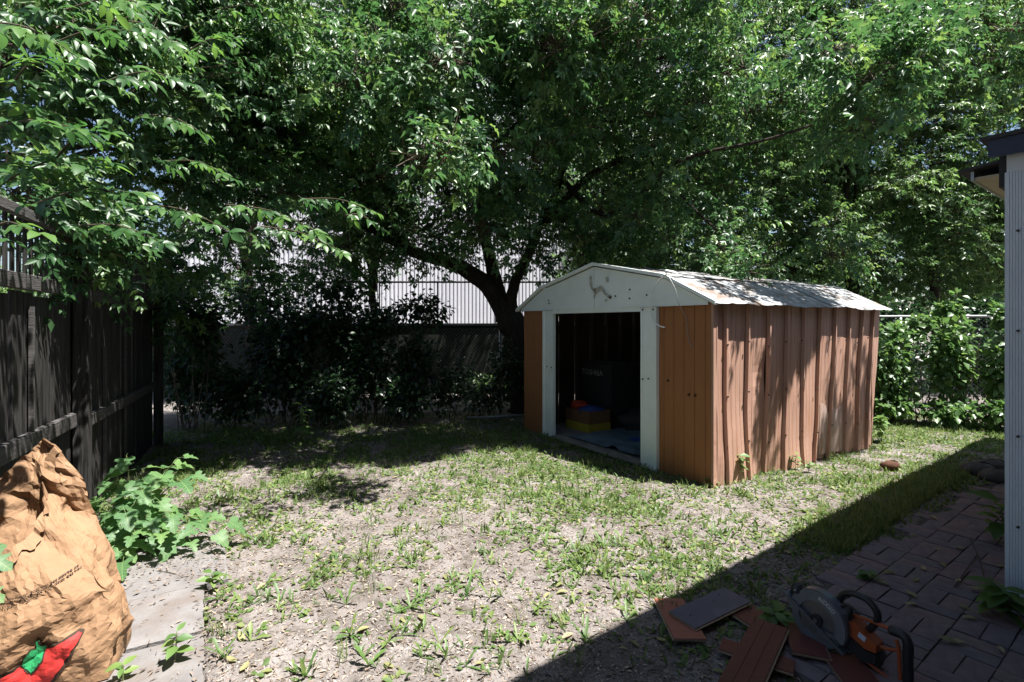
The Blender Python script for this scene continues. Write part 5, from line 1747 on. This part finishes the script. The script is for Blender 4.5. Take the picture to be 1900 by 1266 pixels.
def bag_top(u):
    u %= 4
    keys = [(0, (.47,)), (.5, (.52,)), (.85, (.60,)), (1.0, (.66,)), (1.3, (.74,)), (1.7, (.80,)), (2.0, (.895,)), (2.15, (.915,)), (2.4, (.88,)), (3.0, (.72,)), (3.5, (.55,)), (4, (.47,))]
    return interp(u, keys)[0]


CREASE = [(math.cos(a_), math.sin(a_), p_, m_, h_) for a_, p_, m_, h_ in
          ((1.1, .36, .040, .1), (2.2, .27, .032, .7), (.5, .21, .024, .3), (1.75, .16, .018, .9), (2.7, .12, .013, .45), (.9, .085, .009, .2), (2.0, .055, .006, .6), (.2, .04, .004, .8))]


def bag_pt(u, z, off=0.0):
    """u: 0 front-left, 1 front-right, 2 back-right, 3 back-left"""
    u %= 4
    k = int(u); f = u - k
    cs = [interp(z, q) for q in (kFL, kFR, kBR, kBL)]
    a = Vector(cs[k]); b = Vector(cs[(k + 1) % 4])
    p = a.lerp(b, f)
    e = b - a
    nrm = Vector((e.y, -e.x)).normalized()
    amp = (0.05, 0.02, -0.01, 0.03)[k]
    bul = amp * math.sin(math.pi * f) * math.sin(min(z, .62) / .62 * math.pi * .85 + .2)
    if k == 1:                                          # gusset fold on the side
        bul += -(0.03 * min(1, z / .3) + .34 * max(0.0, z - .46)) * math.sin(math.pi * f)
    # creases
    xm = u * .42
    cr = 0.0
    for (ca, sa, per, am, ph) in CREASE:
        q = (ca * xm + sa * z) / per + ph + 1.1 * (float(vnoise(xm * 2.6 + ph, z * 2.6, 3)) - .5)
        tri = abs((q % 1.0) * 2 - 1)
        mk = min(1.0, max(0.0, (float(vnoise(xm * 5.5 + 9 * ph, z * 5.5 + per, 5)) - .28) * 3.2))
        cr += 1.55 * am * (tri - .5) * mk
    edge = min(f, 1 - f)
    cr *= min(1, .35 + edge * 6) * (0.35 + .65 * min(1, z / .2))
    d = bul + cr + off
    return Vector((p.x + nrm.x * d, p.y + nrm.y * d, z + 0.034))


NU, NV = 104, 46
bag_zt = [bag_top(4 * i / NU) + .018 * (float(vnoise(4 * i / NU * 9, 3, 5)) - .5) for i in range(NU)]
rb = random.Random(5)
bag_grid = [[bag_pt(4 * i / NU + (rb.uniform(-.012, .012) if 0 < j < NV else 0), bag_zt[i] * j / NV, rb.gauss(0, .0011) * min(1, j / 4)) for i in range(NU)] for j in range(NV + 1)]


def bag_surf(u, z, off):
    """point on the faceted bag wall, off metres proud of it"""
    u = min(max(u, 0.0), 3.999)
    x = u / 4 * NU; i = int(x); f = x - i; i2 = (i + 1) % NU
    zt = lerp(bag_zt[i], bag_zt[i2], f)
    y = min(max(z / zt, 0.0), .9999) * NV; j = int(y); g = y - j
    a, b, c, d = bag_grid[j][i], bag_grid[j][i2], bag_grid[j + 1][i], bag_grid[j + 1][i2]
    p = a.lerp(b, f).lerp(c.lerp(d, f), g)
    n = (b + d - a - c).cross(c + d - a - b).normalized()
    return p + n * off


mb = MB()
vs = [p for row in bag_grid for p in row]
fs = []
for j in range(NV):
    for i in range(NU):
        a, b, c, d = j * NU + i, j * NU + (i + 1) % NU, (j + 1) * NU + (i + 1) % NU, (j + 1) * NU + i
        fs += [(a, b, c), (a, c, d)] if (i + j) % 2 else [(a, b, d), (b, c, d)]
vs += [Vector((-1.93, 2.19, 0.04))]
fs += [((i + 1) % NU, i, len(vs) - 1) for i in range(NU)]
mb.add(vs, fs)
mb.build('bag_body', M['kraft'], bag, False)
# torn rim folded at the front lip
mb = MB()
vs = []
us2 = np.linspace(0.0, 2.3, 80)
for u in us2:
    zt = bag_top(u) + .018 * (float(vnoise(u * 9, 3, 5)) - .5)
    j = .02 + .035 * float(vnoise(u * 13, 7, 1))
    vs += [bag_surf(u, zt - .002, .001), bag_surf(u, zt, .004) + Z * .004, bag_surf(u, zt - j, .007 + .010 * float(vnoise(u * 17, 2, 2)))]
mb.add(vs, [(3 * i + a, 3 * i + 3 + a, 3 * i + 4 + a, 3 * i + 1 + a) for i in range(79) for a in (0, 1)])
mb.build('folded_rim', M['kraft'], bag)


def px_to_front(px, py):
    """where the sight line meets the bag's front plane -> (u, z)"""
    d = Vector(((px - 950) / FPX, 1.0, (600 - py) / FPX))
    a = Vector((-2.10, 1.985, 0)); b = Vector((-1.69, 2.16, 0))
    e = (b - a); n = Vector((e.y, -e.x, 0)).normalized()
    t = (a - Vector((0, 0, EYE))).dot(n) / d.dot(n)
    p = Vector((0, 0, EYE)) + d * t
    return ((p - a).dot(e) / e.length_squared, p.z - .034)


def decal(poly_px, off, name, m):
    bm = bmesh.new()
    pts = [px_to_front(*q) for q in poly_px]
    f = bm.faces.new([bm.verts.new((u, z, 0)) for u, z in pts])
    bmesh.ops.triangulate(bm, faces=bm.faces[:])
    for axis, lo, hi, st in ((0, -.4, 1.2, .02), (1, -.1, .6, .0085)):
        x = lo
        while x < hi:
            no = (1, 0, 0) if axis == 0 else (0, 1, 0)
            co = (x, 0, 0) if axis == 0 else (0, x, 0)
            bmesh.ops.bisect_plane(bm, geom=bm.verts[:] + bm.edges[:] + bm.faces[:], plane_co=co, plane_no=no)
            x += st
    bm.verts.ensure_lookup_table()
    mb = MB()
    vs = [bag_surf(min(max(v.co.x, 0.0), .999), max(v.co.y, 0), off + .003) for v in bm.verts]
    bm.verts.index_update()
    mb.add(vs, [tuple(v.index for v in f.verts) for f in bm.faces])
    bm.free()
    return mb.build(name, m, bag, False, False)


decal([(162, 1163), (150, 1163), (98, 1188), (60, 1212), (0, 1246), (-40, 1262), (-40, 1330), (80, 1300), (105, 1255), (135, 1210)], .003, 'logo_outline', M['print_black'])
decal([(157, 1168), (149, 1168), (99, 1193), (60, 1217), (0, 1252), (-40, 1268), (-40, 1326), (74, 1300), (99, 1254), (131, 1207)], .0055, 'logo_triangle', M['print_red'])
lf = [(92, 1186), (84, 1190), (74, 1184), (73, 1199), (60, 1199), (66, 1212), (45, 1220), (56, 1227), (52, 1233), (66, 1239), (78, 1228), (88, 1214)]
cx = sum(p[0] for p in lf) / len(lf); cy = sum(p[1] for p in lf) / len(lf)
decal([(cx + (x - cx) * 1.13, cy + (y - cy) * 1.13) for x, y in lf], .0075, 'logo_leaf_outline', M['print_black'])
decal(lf, .010, 'logo_leaf', M['print_green'])
# two lines of fine print
for ln in range(3):
    mb = MB()
    t = 0.0
    while t < 1.0:
        w = rnd.uniform(.004, .018)
        if rnd.random() < .86:
            q = []
            for tt, dy in ((t, 0), (t + w, 0), (t + w, 3.2), (t, 3.2)):
                px = lerp(-6, 188, tt); py = lerp(1122, 1056, tt ** 1.15) + ln * 6.0 * (1 - .35 * tt) + dy * (1 - .4 * tt)
                u, z = px_to_front(px, py)
                q.append(bag_surf(min(max(u, 0), .995), z, .006))
            mb.add(q, [(0, 1, 2, 3)])
        t += w + rnd.uniform(.003, .008)
        if ln == 2 and t > .5: break
    mb.build('fine_print', M['print_black'], bag, False, False)

# ------------------------------------------------------------------ laminate planks
def plank(c, ang, L, Wd, z, m, label, tilt=(0, 0), grooves=0):
    t = thing('plank', (c[0], c[1], z), label, 'plank', 'laminate offcuts by the saw')
    rot = Matrix.Rotation(ang, 3, 'Z') @ Matrix.Rotation(tilt[0], 3, 'X') @ Matrix.Rotation(tilt[1], 3, 'Y')
    X = rot @ Vector((1, 0, 0)); Yv = rot @ Vector((0, 1, 0)); Zv = rot @ Vector((0, 0, 1))
    c = Vector((c[0], c[1], z))
    MB().obox(c + Zv * .005, X * L / 2, Yv * Wd / 2, Zv * .005).build('core', M['lam_core'], t)
    n = max(1, grooves)
    for k in range(n):
        w = Wd / n
        y = -Wd / 2 + w * (k + .5)
        MB().bevbox(c + Zv * .0118 + Yv * y, X * (L / 2 - .001), Yv * (w / 2 - .0007), Zv * .0015, .0006).build('top_layer', m, t)
    MB().obox(c + Zv * .0045 + Yv * (-Wd / 2 - .004), X * L / 2, Yv * .004, Zv * .002).build('tongue', M['lam_core'], t)
    return t


GP = .03
plank((.84, 2.60), R(-91), .36, .152, .008, M['lam_rust'], 'short rusty red plank half in the sun at the shadow edge')
plank((1.025, 2.665), R(31.5), .44, .165, .027, M['lam_dark'], 'dark slate grey plank lying across the red one', (R(1.5), R(-1)))
plank((1.245, 2.55), R(-66), .30, .16, .008, M['lam_red'], 'red brown plank tucked under the long one and the grey one')
plank((1.06, 2.26), R(51), .60, .15, .034, M['lam_red'], 'long red brown plank with fine grooves on top of the pile', (0, R(-1.5)), 3)
plank((1.37, 2.42), R(70), .30, .15, .022, M['lam_red'], 'red brown plank under the front of the saw')
plank((1.09, 2.305), R(-33), .30, .10, .0085, M['lam_red'], 'narrow red plank crossing beneath the long one')
plank((1.435, 2.10), R(82), .42, .15, .010, M['lam_red'], 'red brown plank at the bottom edge below the saw')

# ------------------------------------------------------------------ circular saw
saw = thing('circular_saw', (1.45, 2.38, .035), 'orange and black circular saw with grey blade guard on the planks', 'power saw')
tau = R(29)
hd = Vector((-.49, .872, 0)).normalized()
sf = hd * math.cos(tau) + Z * math.sin(tau)
su = -hd * math.sin(tau) + Z * math.cos(tau)
sn = Vector((hd.y, -hd.x, 0))                      # away from the blade side
SO = Vector((1.412, 2.385, .132))


def Q(a, b, w):
    return SO + sf * a + su * b + sn * w


def arc(r, a0, a1, n=20, cx=0, cy=0):
    return [(cx + r * math.cos(lerp(a0, a1, i / n)), cy + r * math.sin(lerp(a0, a1, i / n))) for i in range(n + 1)]


def sp(poly, w0, w1, name, m, smooth=False, parent=None):
    return MB().prism(poly, w0, w1, Q).build(name, m, parent or saw, smooth)


# upper guard: a band with a hollow middle, rim behind
ring = arc(.128, R(-28), R(178)) + list(reversed(arc(.083, R(-28), R(178))))
ug = sp(ring, -.012, .0, 'upper_guard', M['saw_grey'])
sp(arc(.124, R(-28), R(178)) + [(-.05, -.02)], .002, .036, 'guard_housing', M['saw_black'])
rim = arc(.132, R(-28), R(178)) + list(reversed(arc(.1285, R(-28), R(178))))
sp(rim, -.004, .04, 'guard_rim', M['saw_low'])
# lower guard
low = arc(.118, R(182), R(345)) + list(reversed(arc(.084, R(182), R(345))))
sp(low, -.008, .03, 'lower_guard', M['saw_low'])
# blade with arbor
teeth = []
for i in range(48):
    a = 2 * math.pi * i / 24 / 2
    teeth.append(((.092 if i % 2 else .087) * math.cos(a), (.092 if i % 2 else .087) * math.sin(a)))
sp(teeth, -.0022, -.0002, 'blade', M['saw_steel'])
ar = sp(arc(.026, 0, 2 * math.pi, 18)[:-1], -.016, -.003, 'arbor_washer', M['saw_black'])
sp(arc(.011, 0, 2 * math.pi, 6)[:-1], -.024, -.0165, 'arbor_bolt', M['saw_steel'], parent=ar)
sp([(-.02, -.03), (-.085, .02), (-.095, .005), (-.03, -.055)], -.014, -.0128, 'guard_lever', M['saw_low'])
# shoe
sp([(.165, -.018), (-.15, -.018), (-.15, -.025), (.165, -.025)], -.022, .125, 'shoe', M['saw_low'])
sp([(.165, -.0175), (-.15, -.0175), (-.15, -.011), (.165, -.011)], -.0225, -.0185, 'shoe_lip', M['saw_steel'])
# front bracket and knob
sp([(.15, -.01), (.155, .045), (.10, .075), (.09, .05), (.12, -.01)], .0, .03, 'front_bracket', M['saw_black'])
mb = MB(); mb.tube([Q(.135, .04, -.012), Q(.135, .04, .045)], .024, 12); mb.build('knob', M['saw_black'], saw, True)
mb = MB(); mb.tube([Q(.13, .035, -.02), Q(.13, .035, -.0125)], .009, 8); mb.build('bolt', M['saw_steel'], saw, True)
# motor and gear case
sp([(-.02, -.012), (.06, .0), (.07, .05), (.02, .10), (-.07, .11), (-.13, .06), (-.13, .0)], .042, .10, 'gear_case', M['saw_black'])
mb = MB()
mb.tube([Q(-.04, .04, .10), Q(-.055, .04, .135), Q(-.06, .04, .16)], [.06, .055, .04], 16); mb.build('motor', M['saw_black'], saw, True)
# top handle loop
hp = [Q(-.01, .115, .055), Q(-.005, .165, .05), Q(-.03, .205, .05), Q(-.08, .232, .052), Q(-.125, .222, .056), Q(-.148, .19, .06), Q(-.15, .14, .065), Q(-.145, .10, .07)]
mb = MB(); mb.tube(smooth_path(hp, 5), .0145, 10); mb.build('top_handle', M['saw_black'], saw, True)
hk = [Q(-.03, .11, .03), Q(-.045, .155, .025), Q(-.065, .155, .025), Q(-.075, .125, .03), Q(-.088, .06, .036)]
mb = MB(); mb.tube(smooth_path(hk, 5), .0075, 8); mb.build('rafter_hook', M['saw_black'], saw, True)
# orange body
sp([(-.075, .085), (-.10, .115), (-.205, .11), (-.22, .08), (-.185, .055), (-.09, .045)], .024, .085, 'body_shell', M['saw_orange'])
sp([(-.135, .10), (-.165, .104), (-.17, .082), (-.14, .078)], .0215, .0235, 'sticker', M['sticker'])
sp([(-.085, .042), (-.19, .052), (-.225, .075), (-.24, .04), (-.21, .0), (-.10, -.005)], .020, .092, 'body_base', M['saw_black'])
mb = MB(); mb.tube(smooth_path([Q(-.08, .12, .055), Q(-.14, .165, .055), Q(-.205, .205, .056), Q(-.235, .222, .057)], 4), .0085, 8); mb.build('handle_bar', M['saw_orange'], saw, True)
# rear handle
rp_ = [Q(-.20, .198, .057), Q(-.24, .222, .057), Q(-.27, .205, .057), Q(-.30, .15, .057), Q(-.335, .09, .057), Q(-.365, .035, .057), Q(-.35, .01, .057)]
mb = MB(); mb.tube(smooth_path(rp_, 5), .019, 10); mb.build('rear_handle', M['saw_black'], saw, True)
mb = MB(); mb.tube(smooth_path([Q(-.235, .19, .047), Q(-.26, .165, .045), Q(-.30, .10, .045), Q(-.325, .06, .045)], 4), .0075, 8); mb.build('trigger_strip', M['saw_orange'], saw, True)
mb = MB(); mb.tube(smooth_path([Q(-.21, .0, .045), Q(-.27, .012, .045), Q(-.345, .018, .05)], 4), .0085, 8); mb.build('lower_bar', M['saw_orange'], saw, True)
mb = MB(); mb.tube(smooth_path([Q(-.19, .09, .055), Q(-.225, .11, .055), Q(-.26, .15, .056)], 4), .007, 8); mb.build('brace', M['saw_orange'], saw, True)
sp([(-.20, .07), (-.235, .06), (-.25, .0), (-.22, -.025), (-.17, -.01)], .05, .11, 'battery', M['saw_black'])
# brand lettering bent along the guard
word = 'RIDGID'
for i, ch in enumerate(word):
    a = R((63, 71.5, 75.5, 84, 93.5, 97.5)[i] + 3)
    r = .0965
    c = Q(r * math.cos(a + 0), r * math.sin(a), -.0128)
    # reading direction: clockwise as seen from the blade side
    tx = (su * math.cos(a) - sf * math.sin(a)); ty = (sf * math.cos(a) + su * math.sin(a))
    m4 = frame_m(c, tx, ty)
    text_mesh(ch, .026, m4, M['white_print'], 'lettering', ug, .0004)

# ------------------------------------------------------------------ tidy up
for o in bpy.data.objects:
    if '_w' in o:
        del o['_w']
